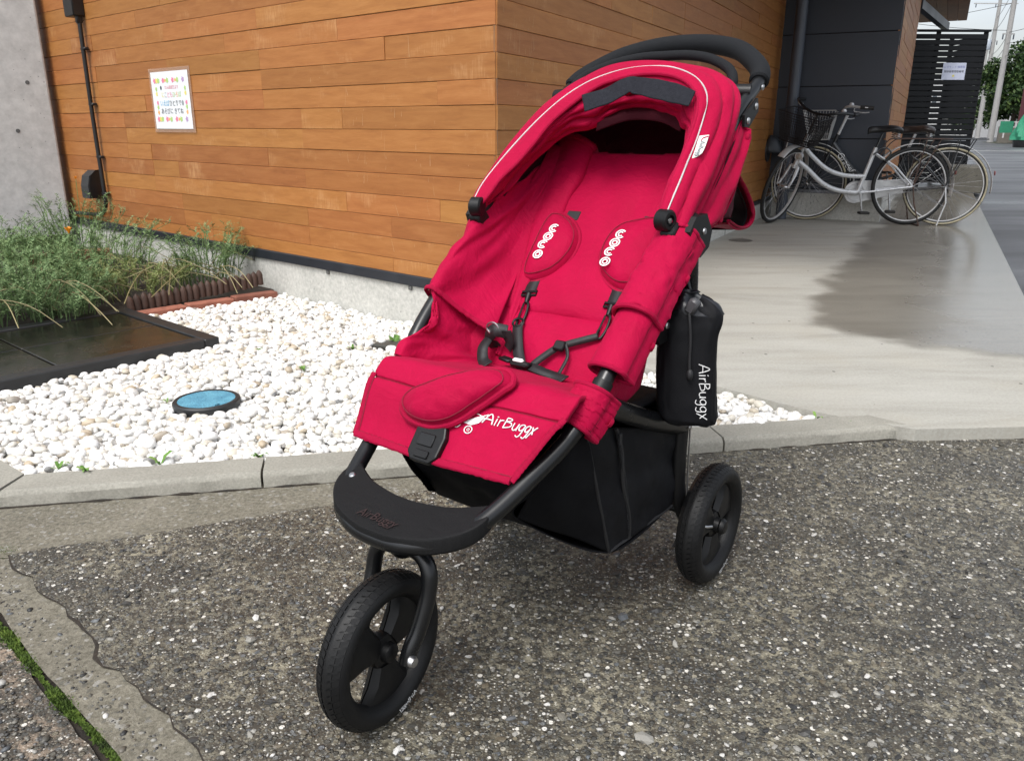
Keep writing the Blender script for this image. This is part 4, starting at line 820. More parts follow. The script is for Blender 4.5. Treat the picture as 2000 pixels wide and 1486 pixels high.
# --- wheels: tyre with tread, three-spoke rim, hub
def wheel(name, c, yaw, label=None):
    r, hw = .118, .0255; w = empty(name, (-c[0], c[1], r), yaw); w.parent = ST
    if label: w['label'] = label
    pr = []
    for k in range(28):          # tyre section with four circumferential grooves
        a = math.pi*(-.78+1.56*k/27); rr = r-.019+.019*math.cos(a); x = hw*math.sin(a)
        if abs(x) < .017 and k % 3 == 0 and math.cos(a) > 0: rr -= .0016
        pr.append((rr, x))
    pr += [(.085, .014), (.083, 0), (.085, -.014)]
    ty = MB().lathe(pr, (0, 0, 0), (1, 0, 0), 96, closed=True); o = ty.build('tyre', TYRE, w, angle=50)
    lug = MB(); N = 66
    for k in range(N):           # shoulder blocks
        for sg in (1, -1):
            a = 2*math.pi*(k+(.5 if sg > 0 else 0))/N; 
            for (x0, x1, sh) in ((.0045, .0125, 0), (.0135, .0215, .35)):
                vs = []
                for dr_ in (-.002, .0009):
                    for (x, da) in ((x0, sh), (x1, sh+.32), (x1, sh+.32+.72), (x0, sh+.72)):
                        rr = r-.019+.019*math.sqrt(max(0, 1-x*x/hw/hw))+dr_; aa = a+da*2*math.pi/N; vs.append((sg*x, rr*math.cos(aa), rr*math.sin(aa)))
                lug.add(vs, [(4, 5, 6, 7), (0, 1, 5, 4), (1, 2, 6, 5), (2, 3, 7, 6), (3, 0, 4, 7)])
    lug.build('tread', TYRE, o, smooth=False)
    rm = MB(); rm.lathe([(.093, -.016), (.095, -.013), (.089, -.008), (.083, -.006), (.083, .006), (.089, .008), (.095, .013), (.093, .016), (.0855, .0175), (.081, .012), (.079, 0), (.081, -.012), (.0855, -.0175)], (0, 0, 0), (1, 0, 0), 64, closed=True)
    rm.lathe([(.0001, .024), (.010, .0235), (.014, .021), (.016, .012), (.026, .009), (.029, 0), (.026, -.009), (.016, -.012), (.014, -.021), (.010, -.0235), (.0001, -.024)], (0, 0, 0), (1, 0, 0), 32)
    for k in range(3):
        a = 2*math.pi*k/3+.5; ca, sa = math.cos(a), math.sin(a)
        for sg in (1, -1):
            pts = []
            for (rr, wd, h) in ((.020, .020, .0115), (.046, .034, .0125), (.066, .054, .011), (.083, .068, .008)): pts.append((rr, wd, h))
            vs = []; 
            for rr, wd, h in pts:
                for ww, hh in ((-wd, .001), (-wd*.72, h), (0, h+.0022), (wd*.72, h), (wd, .001)): vs.append((sg*hh, rr*ca-ww*sa, rr*sa+ww*ca))
            rm.add(vs, [(i*5+j, i*5+j+1, (i+1)*5+j+1, (i+1)*5+j) for i in range(3) for j in range(4)])
    rm.build('rim', RIMM, w, angle=45)
    if label is None:
        MB().lathe([(.0001, .010), (.012, .008), (.016, .002), (.016, 0)], (-.024, 0, 0), (-1, 0, 0), 20).build('hub_cap', RIMM, w)
        MB().tube([(-.010, .068, .025), (-.018, .060, .022), (-.022, .046, .018)], .0024, 8).build('valve', STEEL, w)
    # small white print on the side wall
    me = text_mesh('AirBuggy', .0115, WHITET, 'CENTER'); b = bmesh.new(); b.from_mesh(me)
    for v in b.verts:
        a = v.co.x/.100-math.pi/2-.25; rr = .1015-v.co.y; x_ = -.0262; v.co = (x_, rr*math.cos(a), rr*math.sin(a))
    b.to_mesh(me); b.free(); link('lettering', me, w); return w
wheel('wheel', (.0045, .662), math.radians(4), 'front swivel wheel in the black fork'); wheel('wheel', (.238, -.0), 0); wheel('wheel', (-.238, -.0), 0)
# brake parts at the near rear wheel
P_(MB().tube([(.212, .070, .33), (.213, .066, .22), (.213, .062, .12)], .0018, 6), 'brake_cable', STEEL)
sp = MB(); sp.tube([(.213+.0052*math.cos(k*.7), .063+.0052*math.sin(k*.7), .150-.0010*k) for k in range(62)], .0010, 5); P_(sp, 'brake_spring', STEEL)
P_(MB().lathe([(.006, 0), (.006, .018), (.004, .026)], (.213, .064, .150), (0, 0, 1), 8), 'cable_nut', STEEL); P_(MB().tube([(.2, .03, .168), (.222, -.012, .168)], .006, 10), 'brake_pin', PLAS)
P_(MB().lathe([(.008, -.008), (.009, 0), (.008, .010), (.004, .014)], (.212, .025, .150), (1, -.3, 0), 6), 'brake_nut', STEEL)
P_(MB().prism([(.206, .10, .10), (.206, .04, .145), (.206, .03, .115), (.206, .06, .085)], (.004, 0, 0)), 'brake_plate', PLAS)

# --- seat: backrest, seat pad with front apron
bn = Vector((0, .716, .698)); B0 = Vector((0, -.092, .791)); B1 = Vector((0, .25, .44))
def bk(x, t, h=0): return Vector((x, 0, 0))+B0.lerp(B1, t)+bn*h
rows = []
for t, hh in ((0, 0), (.02, .002), (.2, .006), (.42, .004), (.60, .010), (.735, .012), (.766, .001), (.80, .010), (.90, .012), (1.0, .0), (1.06, -.01)):
    rows.append([bk(x*(1-.10*t), t, hh*(1-abs(x)/.3)+.055*max(0, (abs(x)-.125)/.07)**1.5*min(1, .4+t)) for x in (-.195, -.165, -.125, -.06, 0, .06, .125, .165, .195)])
SB = surf(rows)
def db(u, v):
    p = SB(u, v); top = max(0, 1-v/.30)
    pl = .0042*top*math.exp(-((u-.40)/.018)**2)+.0042*top*math.exp(-((u-.60)/.018)**2)          # two pleats below the top edge
    return -(pl)+.0045*wr((u*3, v*5, 0), 1.2, 2)+.0020*wr((u*12, v*14, 0), 1, 3)+.0016*math.exp(-((v-.80)/.05)**2)*wr((u*20, v*4, 0), 1, 4)
seat = P_(MB().grid(lambda u, v: SB(u, v), 60, 80, db), 'backrest', RED, solid=.012, offset=1)
P_(MB().tube([SB(u/30, 0.004)+bn*.006 for u in range(31)], .0072, 10), 'top_hem', REDH, seat)
rows = []
for y, z, hw in ((.235, .438, .165), (.27, .440, .17), (.33, .452, .178), (.395, .474, .186), (.432, .480, .191), (.452, .463, .193), (.462, .452, .192), (.475, .440, .190), (.500, .404, .182), (.524, .372, .175)):
    rows.append([Vector((x*hw*(1 if x < 0 or y < .44 else 1-.45*(y-.44)/.084*.45), y+.010*(1-abs(x))*(1 if y > .45 else 0)-.0, z+.008*(1-x*x)*(1 if z < .46 and y < .44 else 0))) for x in (-1, -.8, -.45, 0, .45, .8, 1)])
SS = surf(rows)
def ds(u, v):
    q = math.exp(-((v-.655)/.012)**2); return -.0045*q+.0034*wr((u*4, v*5, 0), 1.1, 5)+.0018*wr((u*11+v*6, v*8, 0), 1, 15)+.0022*math.exp(-((v-.62)/.06)**2)*wr((u*16, v*3, 0), 1, 6)+.0026*math.exp(-((v-.70)/.05)**2)*wr((u*14, v*2, 0), 1, 16)
pad = P_(MB().grid(SS, 64, 80, ds), 'seat_pad', RED, solid=.008, offset=-1)
def hem(curve, r, name, parent, n=90, k=.55, m=REDH): return P_(MB().tube(spline(curve, n), [r*(1+.22*wr((i*.55, r*900, 0), 1, 61)) for i in range(n)], 8, flat=(k, (0, .7, .7))), name, m, parent)
hem([SS(u/16, 1)+Vector((0, .001, .002)) for u in range(17)], .0065, 'apron_hem', pad); hem([SS(0, .62+.38*k/10)+Vector((-.001, 0, .001)) for k in range(11)], .0055, 'apron_hem', pad); hem([SS(1, .62+.38*k/10)+Vector((.001, 0, .001)) for k in range(11)], .0055, 'apron_hem', pad)
SEAM = mat('seam_thread', (.20, .001, .02), rough=.8)
def seam(pts, parent, r=.0009, n=70): return P_(MB().tube(spline(pts, n), r, 5), 'seam', SEAM, parent)
def on(S, u, v, h=.0006): return S(u, v)+snorm(S, u, v)*(ds(u, v)+h)
seam([on(SS, .035, .66+.32*k/12) for k in range(13)], pad); seam([on(SS, .965, .66+.32*k/12) for k in range(13)], pad); seam([on(SS, .03+.94*k/30, .972) for k in range(31)], pad); seam([on(SS, .02+.96*k/40, .655, .0012) for k in range(41)], pad, .0007)
# apron logo: buggy drawing and name
def apr(u, v):        # metres across / up the apron -> surface
    s = (u+.16)/.34; vv = .655+(1-.655)*max(0, min(1, (.105-v)/.125)); s = max(0, min(1, s)); return SS(s, vv)+(snorm(SS, s, vv)*1)*(ds(s, vv)+.0012)
hand_text('AirBuggy', .0272, .0010, WHITET, lambda u, v: apr(.052+u, .051+v-u*.02), pad, 'logo_print')
lg = MB()
for (x, y, r_) in ((.022, .042, .0048), (.039, .0375, .0048)):
    cs = [apr(x+r_*math.cos(a/9*math.pi), y+r_*math.sin(a/9*math.pi)) for a in range(18)]; lg.tube(cs, .0009, 5, closed=True); lg.tube([apr(x+.0016*math.cos(a/4*math.pi), y+.0016*math.sin(a/4*math.pi)) for a in range(8)], .0006, 4, closed=True)
P_(lg, 'logo_print', WHITET, pad); lg = MB(); poly = [(.027, .0455), (.048, .062), (.053, .060), (.048, .049), (.040, .044)]
lg.add([apr(*q) for q in poly], [(0, 1, 2, 3, 4)]); lg.tube([apr(*q) for q in ((.036, .062), (.042, .0645), (.049, .061), (.056, .068))], .0008, 4); P_(lg, 'logo_print', WHITET, pad, smooth=False)
# --- left side wing (two overlapping panels) and bolster
tubeL = [Vector((-p.x, p.y, p.z)) for p in spline(side, 200)]; un = Vector((0, .70, .714))
def wing(ts, I, sag, cut=None):
    rws = []
    for t, i in zip(ts, I):
        c = tubeL[max(0, int(t*199))]+(Vector((0, -.7, .7))*(-t*.37*7/2) if t < 0 else Vector()); i = Vector(i); k = 0 if cut is None else max(0, min(1, 1.9*(1-abs(t-cut)/.055)))
        a = c+Vector((-.020+.038*k, 0, 0))+un*(-.008+.008*k); b = c+Vector((-.014+.034*k, 0, 0))+un*(.020-.020*k); d = c+Vector((.008+.016*k, 0, 0))+un*(.024-.022*k)
        rws.append([a, b, d]+[d.lerp(i, q)-un*sag*math.sin(math.pi*q) for q in (.3, .65)]+[i])
    return surf(rws)
I1 = [(-.178, -.085, .822), (-.163, -.015, .752), (-.150, .055, .682), (-.128, .135, .590), (-.098, .250, .500)]
W1 = wing([-.02, .03, .09, .15, .215], I1, .016); wd_ = lambda u, v: .009*wr((u*2.5+v, v*3, 0), 1.4, 7)+.0045*wr((u*9+v*5, v*5, 0), 1, 8)
wg = P_(MB().grid(W1, 44, 44, wd_), 'side_wing', RED, solid=.005); hem([W1(k/20, 1)+un*.003 for k in range(21)], .0045, 'wing_hem', wg); hem([W1(0, .1+.9*k/20) for k in range(21)], .0045, 'wing_hem', wg)
I2 = [(-.130, .15, .565), (-.122, .175, .535), (-.116, .20, .50), (-.110, .225, .475), (-.108, .25, .455), (-.11, .275, .447), (-.12, .31, .452), (-.14, .36, .466)]
W2 = wing([.165, .20, .24, .265, .285, .31, .36, .415], I2, .018, .277); wg2 = P_(MB().grid(W2, 44, 60, lambda u, v: -.004+.009*wr((u*2, v*4, 3), 1.4, 9)+.0045*wr((u*8+v*6, v*6, 0), 1, 10)), 'side_wing', RED, solid=.005); hem([W2(0, .02+.96*k/40) for k in range(41)], .0042, 'wing_hem', wg2, 90)
BO = [(-.193, -.108, .830), (-.176, -.046, .762), (-.160, .022, .690), (-.128, .120, .592), (-.100, .20, .510), (-.09, .248, .455)]; BI = [(-.105, -.096, .806), (-.100, -.045, .748), (-.103, .018, .682), (-.092, .118, .580), (-.086, .19, .506), (-.082, .245, .450)]
rws = [[Vector(a)+bn*-.012, Vector(a)+bn*.010, Vector(a).lerp(Vector(b), .5)+bn*.026*(1-.1*i), Vector(b)+bn*.016, Vector(b)+bn*-.010] for i, (a, b) in enumerate(zip(BO, BI))]
SBo = surf(rws); bo = P_(MB().grid(SBo, 26, 50, lambda u, v: .005*wr((u*2, v*5, 0), 1.3, 11)+.0018*wr((u*8, v*12, 0), 1, 12)), 'bolster', RED, solid=.005); hem([SBo(k/16, 0)+Vector((0, -.001, 0)) for k in range(17)], .0065, 'bolster_hem', bo); hem([SBo(.93, k/30) for k in range(12)], .004, 'bolster_hem', bo)
# --- right side wing, mostly hidden behind the sleeves
E3 = [(.195, .10, .728), (.205, .17, .672), (.205, .26, .592), (.203, .34, .520), (.196, .41, .452)]; I3 = [(.165, -.05, .770), (.160, .06, .650), (.155, .15, .555), (.150, .22, .480), (.155, .34, .455)]
W3b = surf([[Vector(e), Vector(e).lerp(Vector(i), .33)+Vector((.01, -.014, -.018)), Vector(e).lerp(Vector(i), .66)+Vector((.008, -.014, -.018)), Vector(i)] for e, i in zip(E3, I3)])
P_(MB().grid(W3b, 20, 40, lambda u, v: .004*wr((u*2, v*4, 8), 1.3, 13)), 'side_wing', RED, solid=.006)
W4 = surf([[(.198, .225, .560), (.192, .215, .50), (.182, .215, .445), (.17, .22, .43)], [(.2, .28, .545), (.196, .27, .49), (.188, .27, .44), (.172, .27, .425)], [(.198, .345, .50), (.196, .335, .465), (.190, .33, .438), (.175, .33, .425)], [(.19, .40, .45), (.19, .40, .44), (.186, .40, .43), (.175, .40, .43)]])
P_(MB().grid(W4, 16, 24, lambda u, v: .003*wr((u*2, v*4, 8), 1.3, 14)), 'side_panel', RED, solid=.005)
# --- cloth sleeves buttoned round the right tube
tubep = spline(side, 200)
def sleeve(t0, t1, rx, rz, flare, seed, dx=.0, dzz=0):
    def S(u, v):
        c = tubep[int((t0+(t1-t0)*v)*199)]; t = (tubep[min(199, int((t0+(t1-t0)*v)*199)+3)]-tubep[max(0, int((t0+(t1-t0)*v)*199)-3)]).normalized()
        X = Vector((1, 0, 0)); X = (X-t*X.dot(t)).normalized(); Y = t.cross(X)
        if Y.z < 0: Y = -Y
        a = 2*math.pi*u; rr = 1+flare*max(0, v-.5)*.6+flare*.4*max(0, .3-v); ca, sa = math.cos(a), math.sin(a)
        lip = .016*max(0, 1-abs(a-math.pi*1.78)/.5)                   # buttoned edge standing out below the tube
        return c+X*(dx+ca*rx*rr+lip*.8)+Y*(dzz+sa*rz*rr-lip*.5)
    sl = P_(MB().grid(S, 56, 30, lambda u, v: .0048*wr((math.cos(u*6.28)*1.2, math.sin(u*6.28)*1.2, v*2.2), 1.5, seed)+.0028*wr((math.cos(u*6.28)*3, math.sin(u*6.28)*3, v*6), 1.5, seed+1)), 'sleeve', RED, solid=.004, offset=0)
    for v in (0.0, 1.0): P_(MB().tube([S(k/40, v) for k in range(40)], .0040, 8, closed=True), 'sleeve_hem', REDH, sl)
    c = S(.90, .42); n = (c-tubep[int((t0+(t1-t0)*.42)*199)]).normalized(); P_(MB().lathe([(.0001, .004), (.006, .0032), (.0078, .001), (.0082, -.002)], c+n*.002, n, 16), 'snap_button', REDH, sl); return sl
sleeve(.02, .195, .034, .025, .12, 21, -.003, .004); sleeve(.165, .315, .030, .021, .10, 25, -.003, -.002); sleeve(.375, .50, .031, .024, -.05, 29, -.010, -.004)
P_(MB().tube([tubep[int(k)] for k in (68, 72, 76, 80)], [.0155]*4, 16), 'tube_collar', PLAS); P_(MB().lathe([(.0001, .003), (.0045, .002), (.0055, 0)], (.202, .372, .487), (1, .1, .2), 12), 'rivet', STEEL)
# --- padded pieces: puffy outline shapes lying on a plane
def puffy(outline, c0, ex, ey, nz, T, name, m, parent=None, n=64, rings=9, bend=None, seed=0, flatb=.25, wrk=.0018):
    o_ = [Vector((p[0], p[1], 0)) for p in outline]; o_ = spline(o_, n, True); c = sum(o_, Vector())/n; vs = []
    def W(p, h):
        if bend: b_ = bend(p.x, p.y)
        else: b_ = 0
        return Vector(c0)+Vector(ex)*p.x+Vector(ey)*p.y+Vector(nz)*(h+b_)
    for r in range(rings+1):
        k = r/rings
        for p in o_:
            q = c+(p-c)*k; h = T*(max(0, 1-k**3.2))**.6+(wrk*wr((q.x*60, q.y*60, seed), 1, seed) if 0 < k < 1 else 0); vs.append(W(q, h))
    for p in o_: vs.append(W(p, -T*flatb))
    F = [(r*n+i, r*n+(i+1) % n, (r+1)*n+(i+1) % n, (r+1)*n+i) for r in range(rings+1) for i in range(n)]+[tuple((rings+1)*n+i for i in range(n))[::-1]]
    ob = P_(MB().add(vs, F), name, m, parent, angle=60)
    return ob, [W(p, .001) for p in o_], W
by = (B1-B0).normalized()
def pad_xy(q): return (q[0], (Vector((0, q[1], q[2]))-B0).dot(by))
padL = [(-.118, .029, .684), (-.075, .033, .679), (-.039, .057, .655), (-.029, .084, .628), (-.038, .110, .601), (-.063, .131, .580), (-.112, .138, .573), (-.124, .078, .633)]
padR = [(.064, .029, .684), (.118, .023, .690), (.135, .061, .651), (.130, .123, .587), (.101, .136, .575), (.066, .128, .583), (.032, .105, .606), (.022, .070, .642), (.034, .042, .671)]
def coco(W, cs, parent, r=.0098):
    for k, (x, y) in enumerate(cs):
        isC = k % 2 == 0; g = MB()
        for ro, ri in ((r, r*.74), (r*.56, r*.32)):
            a0, a1 = (math.radians(40), math.radians(320)) if isC else (0, 2*math.pi); N = 34; vs = []
            for i in range(N+1):
                a = a0+(a1-a0)*i/N
                for rr in (ro, ri): vs.append(W(Vector((x+rr*1.05*math.sin(a+1.57), y+rr*math.cos(a+1.57), 0)), .0288))
            g.add(vs, [(2*i, 2*i+1, 2*i+3, 2*i+2) for i in range(N)])
        P_(g, 'lettering', WHITET, parent, smooth=False)
for nm, ol, cs in (('L', padL, ((-.080, .2115), (-.084, .231), (-.087, .250), (-.087, .273))), ('R', padR, ((.062, .2115), (.058, .231), (.056, .251), (.056, .273)))):
    ob, ed, W = puffy([pad_xy(q) for q in ol], B0+bn*.016, (1, 0, 0), by, bn, .028, 'shoulder_pad', RED, seed=31 if nm == 'L' else 37)
    P_(MB().tube(ed, .0046, 8, closed=True), 'pad_hem', REDH, ob); coco(W, cs, ob); c_ = sum((Vector((*pad_xy(q), 0)) for q in ol), Vector())/len(ol); o2_ = spline([Vector((*pad_xy(q), 0)) for q in ol], 60, True); P_(MB().tube([W(c_+(q-c_)*.86, .028*(1-.86**3.2)**.6+.0012) for q in o2_], .0008, 5, closed=True), 'seam', SEAM, ob)
# --- harness webbing
def strap(pts, w, name, nrm, m=WEB, parent=None, th=.0016, n=28):
    Pp = spline(pts, n); vs = []; nv = Vector(nrm)
    for i in range(n):
        t = (Pp[min(n-1, i+1)]-Pp[max(0, i-1)]).normalized(); s = t.cross(nv).normalized()
        vs += [Pp[i]-s*w/2, Pp[i]+s*w/2]
    return P_(MB().add(vs, [(2*i, 2*i+1, 2*i+3, 2*i+2) for i in range(n-1)]), name, m, parent, solid=th, offset=0)
strap([bk(-.088, .55, .018), bk(-.085, .64, .020), bk(-.080, .70, .024)], .024, 'harness_strap', bn); strap([bk(.084, .55, .018), bk(.090, .64, .02), bk(.094, .70, .024)], .022, 'harness_strap', bn)
strap([bk(-.066, .855, .030), bk(-.055, .90, .032), bk(-.035, .97, .032), bk(-.012, 1.03, .034)], .020, 'harness_strap', bn)
strap([bk(.098, .845, .030), bk(.080, .87, .034), bk(.050, .905, .036), bk(.035, .925, .036), bk(.010, .985, .034), bk(.000, 1.03, .036)], .012, 'harness_strap', (0, .9, .2)); strap([bk(.050, .905, .038), bk(.062, .95, .034), bk(.058, 1.02, .03), bk(.062, 1.06, .03)], .006, 'harness_strap', (0, .9, .2))
P_(MB().box(bk(.040, .915, .037), (.022, .020, .009), Matrix.Rotation(-.8, 3, 'X'), .003), 'strap_slider', PLAS)
def hook(x, t0, t1, dx):
    h = MB(); a, b = bk(x, t0, .024), bk(x+dx, t1, .026); d = (b-a).normalized(); s = d.cross(bn).normalized()
    h.tube([a-s*.015, a-s*.015+d*.008, a+s*.015+d*.008, a+s*.015, ], .0026, 8, closed=True); h.lathe([(.0062, 0), (.0058, .006), (.0046, .014), (.0040, .020)], a+d*.006, d, 12)
    c = a+d*.024; L = (b-a).length
    h.tube(spline([c, c+s*.006+d*.006, c+s*.0075+d*(L*.45), c+s*.004+d*(L*.72), c-s*.001+d*(L*.78), c-s*.006+d*(L*.66), c-s*.006+d*(L*.5)], 22), .0026, 8); h.tube([c-s*.0045+d*.002, c-s*.006+d*(L*.5)], .0018, 6); P_(h, 'snap_hook', PLAS)
hook(-.080, .70, .84, .012); hook(.094, .70, .83, .004)
r = MB(); c = bk(-.068, .845, .030); s = Vector((1, 0, 0)); d = by
r.tube([c+s*(.011*math.cos(a/12*math.pi))+d*(.009*math.sin(a/12*math.pi)) for a in range(24)], .0022, 6, closed=True); P_(r, 'strap_ring', PLAS)
# waist strap on the left with its ring, centre clasp
strap([(-.098, .245, .470), (-.100, .262, .492), (-.082, .272, .510), (-.060, .262, .508)], .024, 'waist_strap', (0, .6, .2)); strap([(-.100, .258, .492), (-.096, .285, .480), (-.085, .300, .462), (-.06, .32, .462)], .020, 'waist_strap', (0, .5, .8)); strap([(-.058, .268, .512), (-.056, .262, .490), (-.062, .258, .476)], .02, 'waist_strap', (0, .9, .4))
r = MB(); r.tube([Vector((-.088+.013*math.cos(a/12*math.pi), .268, .512+.010*math.sin(a/12*math.pi))) for a in range(24)], .002, 6, closed=True); P_(r, 'strap_ring', STEEL)
k = MB(); k.box((-.012, .285, .462), (.040, .024, .012), Matrix.Rotation(.3, 3, 'X'), .004); k.box((-.045, .285, .466), (.03, .016, .006), Matrix.Rotation(.3, 3, 'Z'), .002); P_(k, 'clasp', PLAS); P_(MB().box((-.016, .290, .470), (.022, .010, .007), None, .003), 'clasp_button', WHITET)
strap([(.005, .284, .462), (.03, .290, .460), (.06, .29, .456), (.085, .30, .458)], .018, 'waist_strap', (0, .4, .9))
for x, t in ((-.070, .335), (.078, .335)): P_(MB().box(bk(x*1.05+(.008 if x > 0 else -.0), t-.012, .016), (.03, .022, .006), Matrix.Rotation(-.8, 3, 'X'), .002), 'strap_slot', WEB)
# --- crotch pad lying over the apron, buckle below it
fe = Vector((0, .62, -.78)); fn_ = Vector((0, .78, .62)); F0 = Vector((0, .44, .465))
cp = [(.085, -.012), (.064, .018), (.046, .038), (.030, .056), (.006, .074), (-.028, .084), (-.070, .080), (-.094, .062), (-.088, .040), (-.060, .020), (-.012, -.008), (.035, -.030), (.068, -.032)]
def cb(x, y): return .006-.010*max(0, -y/.03)*0+ (.012 if y < 0 else 0)*min(1, -y/.03)*-1
ob, ed, W = puffy(cp, F0+fn_*.016, (1, 0, 0), fe, fn_, .030, 'crotch_pad', RED, seed=41, bend=cb, wrk=.003)
P_(MB().tube(ed, .0056, 8, closed=True), 'pad_hem', REDH, ob); o2_ = spline([Vector((*q, 0)) for q in cp], 70, True); c_ = sum(o2_, Vector())/70; P_(MB().tube([W(c_+(q-c_)*.90, .030*(1-.90**3.2)**.6+.0015) for q in o2_], .0009, 5, closed=True), 'seam', SEAM, ob)
bu = MB(); bp = [(-.046, .078), (.008, .078), (.014, .095), (.012, .128), (.000, .140), (-.036, .140), (-.046, .128)]
bu.prism([F0+fn_*.012+Vector((1, 0, 0))*x+fe*y for x, y in bp], fn_*.014); bk2 = P_(bu, 'buckle', PLAS, smooth=False); 
m_ = bk2.modifiers.new('bevel', 'BEVEL'); m_.width = .003; m_.segments = 2
P_(MB().box(F0+fn_*.0265+Vector((-.018, 0, 0))+fe*.105, (.030, .020, .003), Matrix.Rotation(-.9, 3, 'X'), .001), 'buckle_recess', mat('recess_black', (.003, .003, .003), rough=.3), bk2); P_(MB().box(F0+fn_*.0270+Vector((-.016, 0, 0))+fe*.128, (.026, .012, .004), Matrix.Rotation(-.9, 3, 'X'), .001), 'buckle_tab', PLAS, bk2)
# --- canopy: folded hood between the pivots
PIP = [(-.199, .182, .713), (-.200, .160, .738), (-.195, .135, .765), (-.165, .083, .827), (-.122, .031, .889), (-.069, -.003, .930), (-.007, -.020, .950), (.053, -.024, .954), (.095, -.021, .950), (.134, -.009, .937), (.160, .004, .921), (.177, .020, .902), (.185, .039, .879), (.190, .075, .836), (.190, .102, .804), (.190, .133, .767), (.190, .160, .738), (.190, .180, .714)]
INN = [(-.190, .190, .708), (-.179, .172, .722), (-.164, .142, .760), (-.136, .108, .800), (-.107, .064, .859), (-.053, .022, .913), (-.009, .005, .933), (.047, -.003, .942), (.105, .003, .936), (.142, .016, .921), (.167, .034, .898), (.176, .054, .873), (.179, .078, .844), (.178, .119, .789), (.174, .140, .762), (.176, .165, .735), (.182, .188, .706)]
FOL = [(-.190, .150, .712), (-.188, .105, .735), (-.172, .060, .782), (-.135, .025, .825), (-.095, .004, .846), (-.05, .0, .850), (-.03, -.012, .868), (.025, -.025, .880), (.075, -.024, .876), (.110, -.014, .866), (.140, -.002, .848), (.156, .018, .826), (.163, .06, .776), (.168, .11, .740), (.172, .150, .712)]
REA = [(-.204, .120, .690), (-.208, .085, .730), (-.209, .04, .775), (-.207, -.01, .825), (-.203, -.055, .868), (-.19, -.095, .905), (-.150, -.125, .935), (-.08, -.140, .950), (0, -.145, .955), (.08, -.140, .950), (.150, -.125, .935), (.19, -.095, .905), (.206, -.055, .866), (.211, -.01, .822), (.212, .04, .772), (.210, .085, .730), (.205, .120, .690)]
def res(c, n=17): return spline(c, n)
pip, inn, fol, rea = (res(c, 25) for c in (PIP, INN, FOL, REA))
cx0 = Vector((0, .05, .80))
mid = []
for a, b in zip(pip, rea):
    q = a.lerp(b, .5); d = (q-cx0); d.y *= .3; mid.append(q+d.normalized()*.014)
qu1 = [a.lerp(b, .5)+((a-cx0).normalized()*.006) for a, b in zip(pip, mid)]
SC = surf([pip, qu1, mid, [a.lerp(b, .6) for a, b in zip(mid, rea)], rea])
def dc(u, v):
    p = SC(u, v); e = math.sin(math.pi*min(1, v)); ridge = 1-2*abs(math.sin(v*8.5+1.6*wr((u*5, v*2, 0), 1, 3)+u*1.5))**.7
    return (.0075*ridge*e*(.5+.5*abs(2*u-1)))+.005*e*wr((u*12, v*5, 0), 1, 4)
can = P_(MB().grid(SC, 110, 36, dc), 'canopy', RED, solid=.003, offset=0)
SBand = surf([pip, [a.lerp(b, .5)+(Vector((0, .45, .35))*.006) for a, b in zip(pip, inn)], inn])
P_(MB().grid(SBand, 100, 10, lambda u, v: .0016*wr((u*16, v*2, 0), 1, 5)), 'front_band', RED, can, solid=.004, offset=0)
P_(MB().tube([cr1(pip, .03+.94*k/90)+Vector((0, .002, .0015)) for k in range(91)], .0015, 8), 'reflective_piping', PIPEW, can)
P_(MB().tube([cr1(inn, k/90) for k in range(91)], .0036, 8), 'band_hem', REDH, can)
# folded cloth inside the front of the hood
SI = surf([inn, [a.lerp(b, .45)+Vector((0, -.004, .010)) for a, b in zip(inn, fol)], fol, [p+Vector((0, -.03, .015)) for p in fol]])
def di(u, v):
    e = min(1, v*4)*(.4+.6*math.sin(math.pi*min(1, v))); r = math.sin(v*17+u*9+3.2*wr((u*4.5, v*1.5, 2), 1, 6)); return e*(.0095*r+.008*wr((u*9, v*5, 0), 1, 7)+.003*wr((u*22, v*9, 0), 1, 8))
P_(MB().grid(SI, 130, 46, di), 'inner_folds', RED, can, solid=.002, offset=0)
# loose pleats of the gathered hood, one behind the other
for k, (f0, f1, hgt) in enumerate(((.14, .46, .026), (.34, .70, .030), (.56, .96, .028))):
    SPl = surf([[cr1(inn, t/24).lerp(cr1(fol, t/24), f0+(f1-f0)*q)+Vector((0, .62, -.35))*hgt*math.sin(math.pi*q)*(.55+.75*abs(wr((t*.35, k*4.4, 0), 1, 40+k))) for t in range(25)] for q in (0, .25, .5, .75, 1)])
    P_(MB().grid(SPl, 110, 16, lambda u, v: .0090*math.sin(math.pi*v)*wr((u*17, v*1.5, k), 1, 50+k)+.003*wr((u*40, v*3, k), 1, 55+k)), 'pleat', RED, can, solid=.002, offset=0)
# rear of the hood behind the backrest, shadow put into its dark colour
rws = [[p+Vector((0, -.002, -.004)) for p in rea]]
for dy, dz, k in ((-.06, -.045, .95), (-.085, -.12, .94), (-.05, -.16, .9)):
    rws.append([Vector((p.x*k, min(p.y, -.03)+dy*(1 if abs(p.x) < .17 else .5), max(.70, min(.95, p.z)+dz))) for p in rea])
SR = surf(rws); P_(MB().grid(SR, 50, 30, lambda u, v: .004*wr((u*5, v*4, 0), 1, 9)), 'hood_back', DARKRED, can, solid=.003)
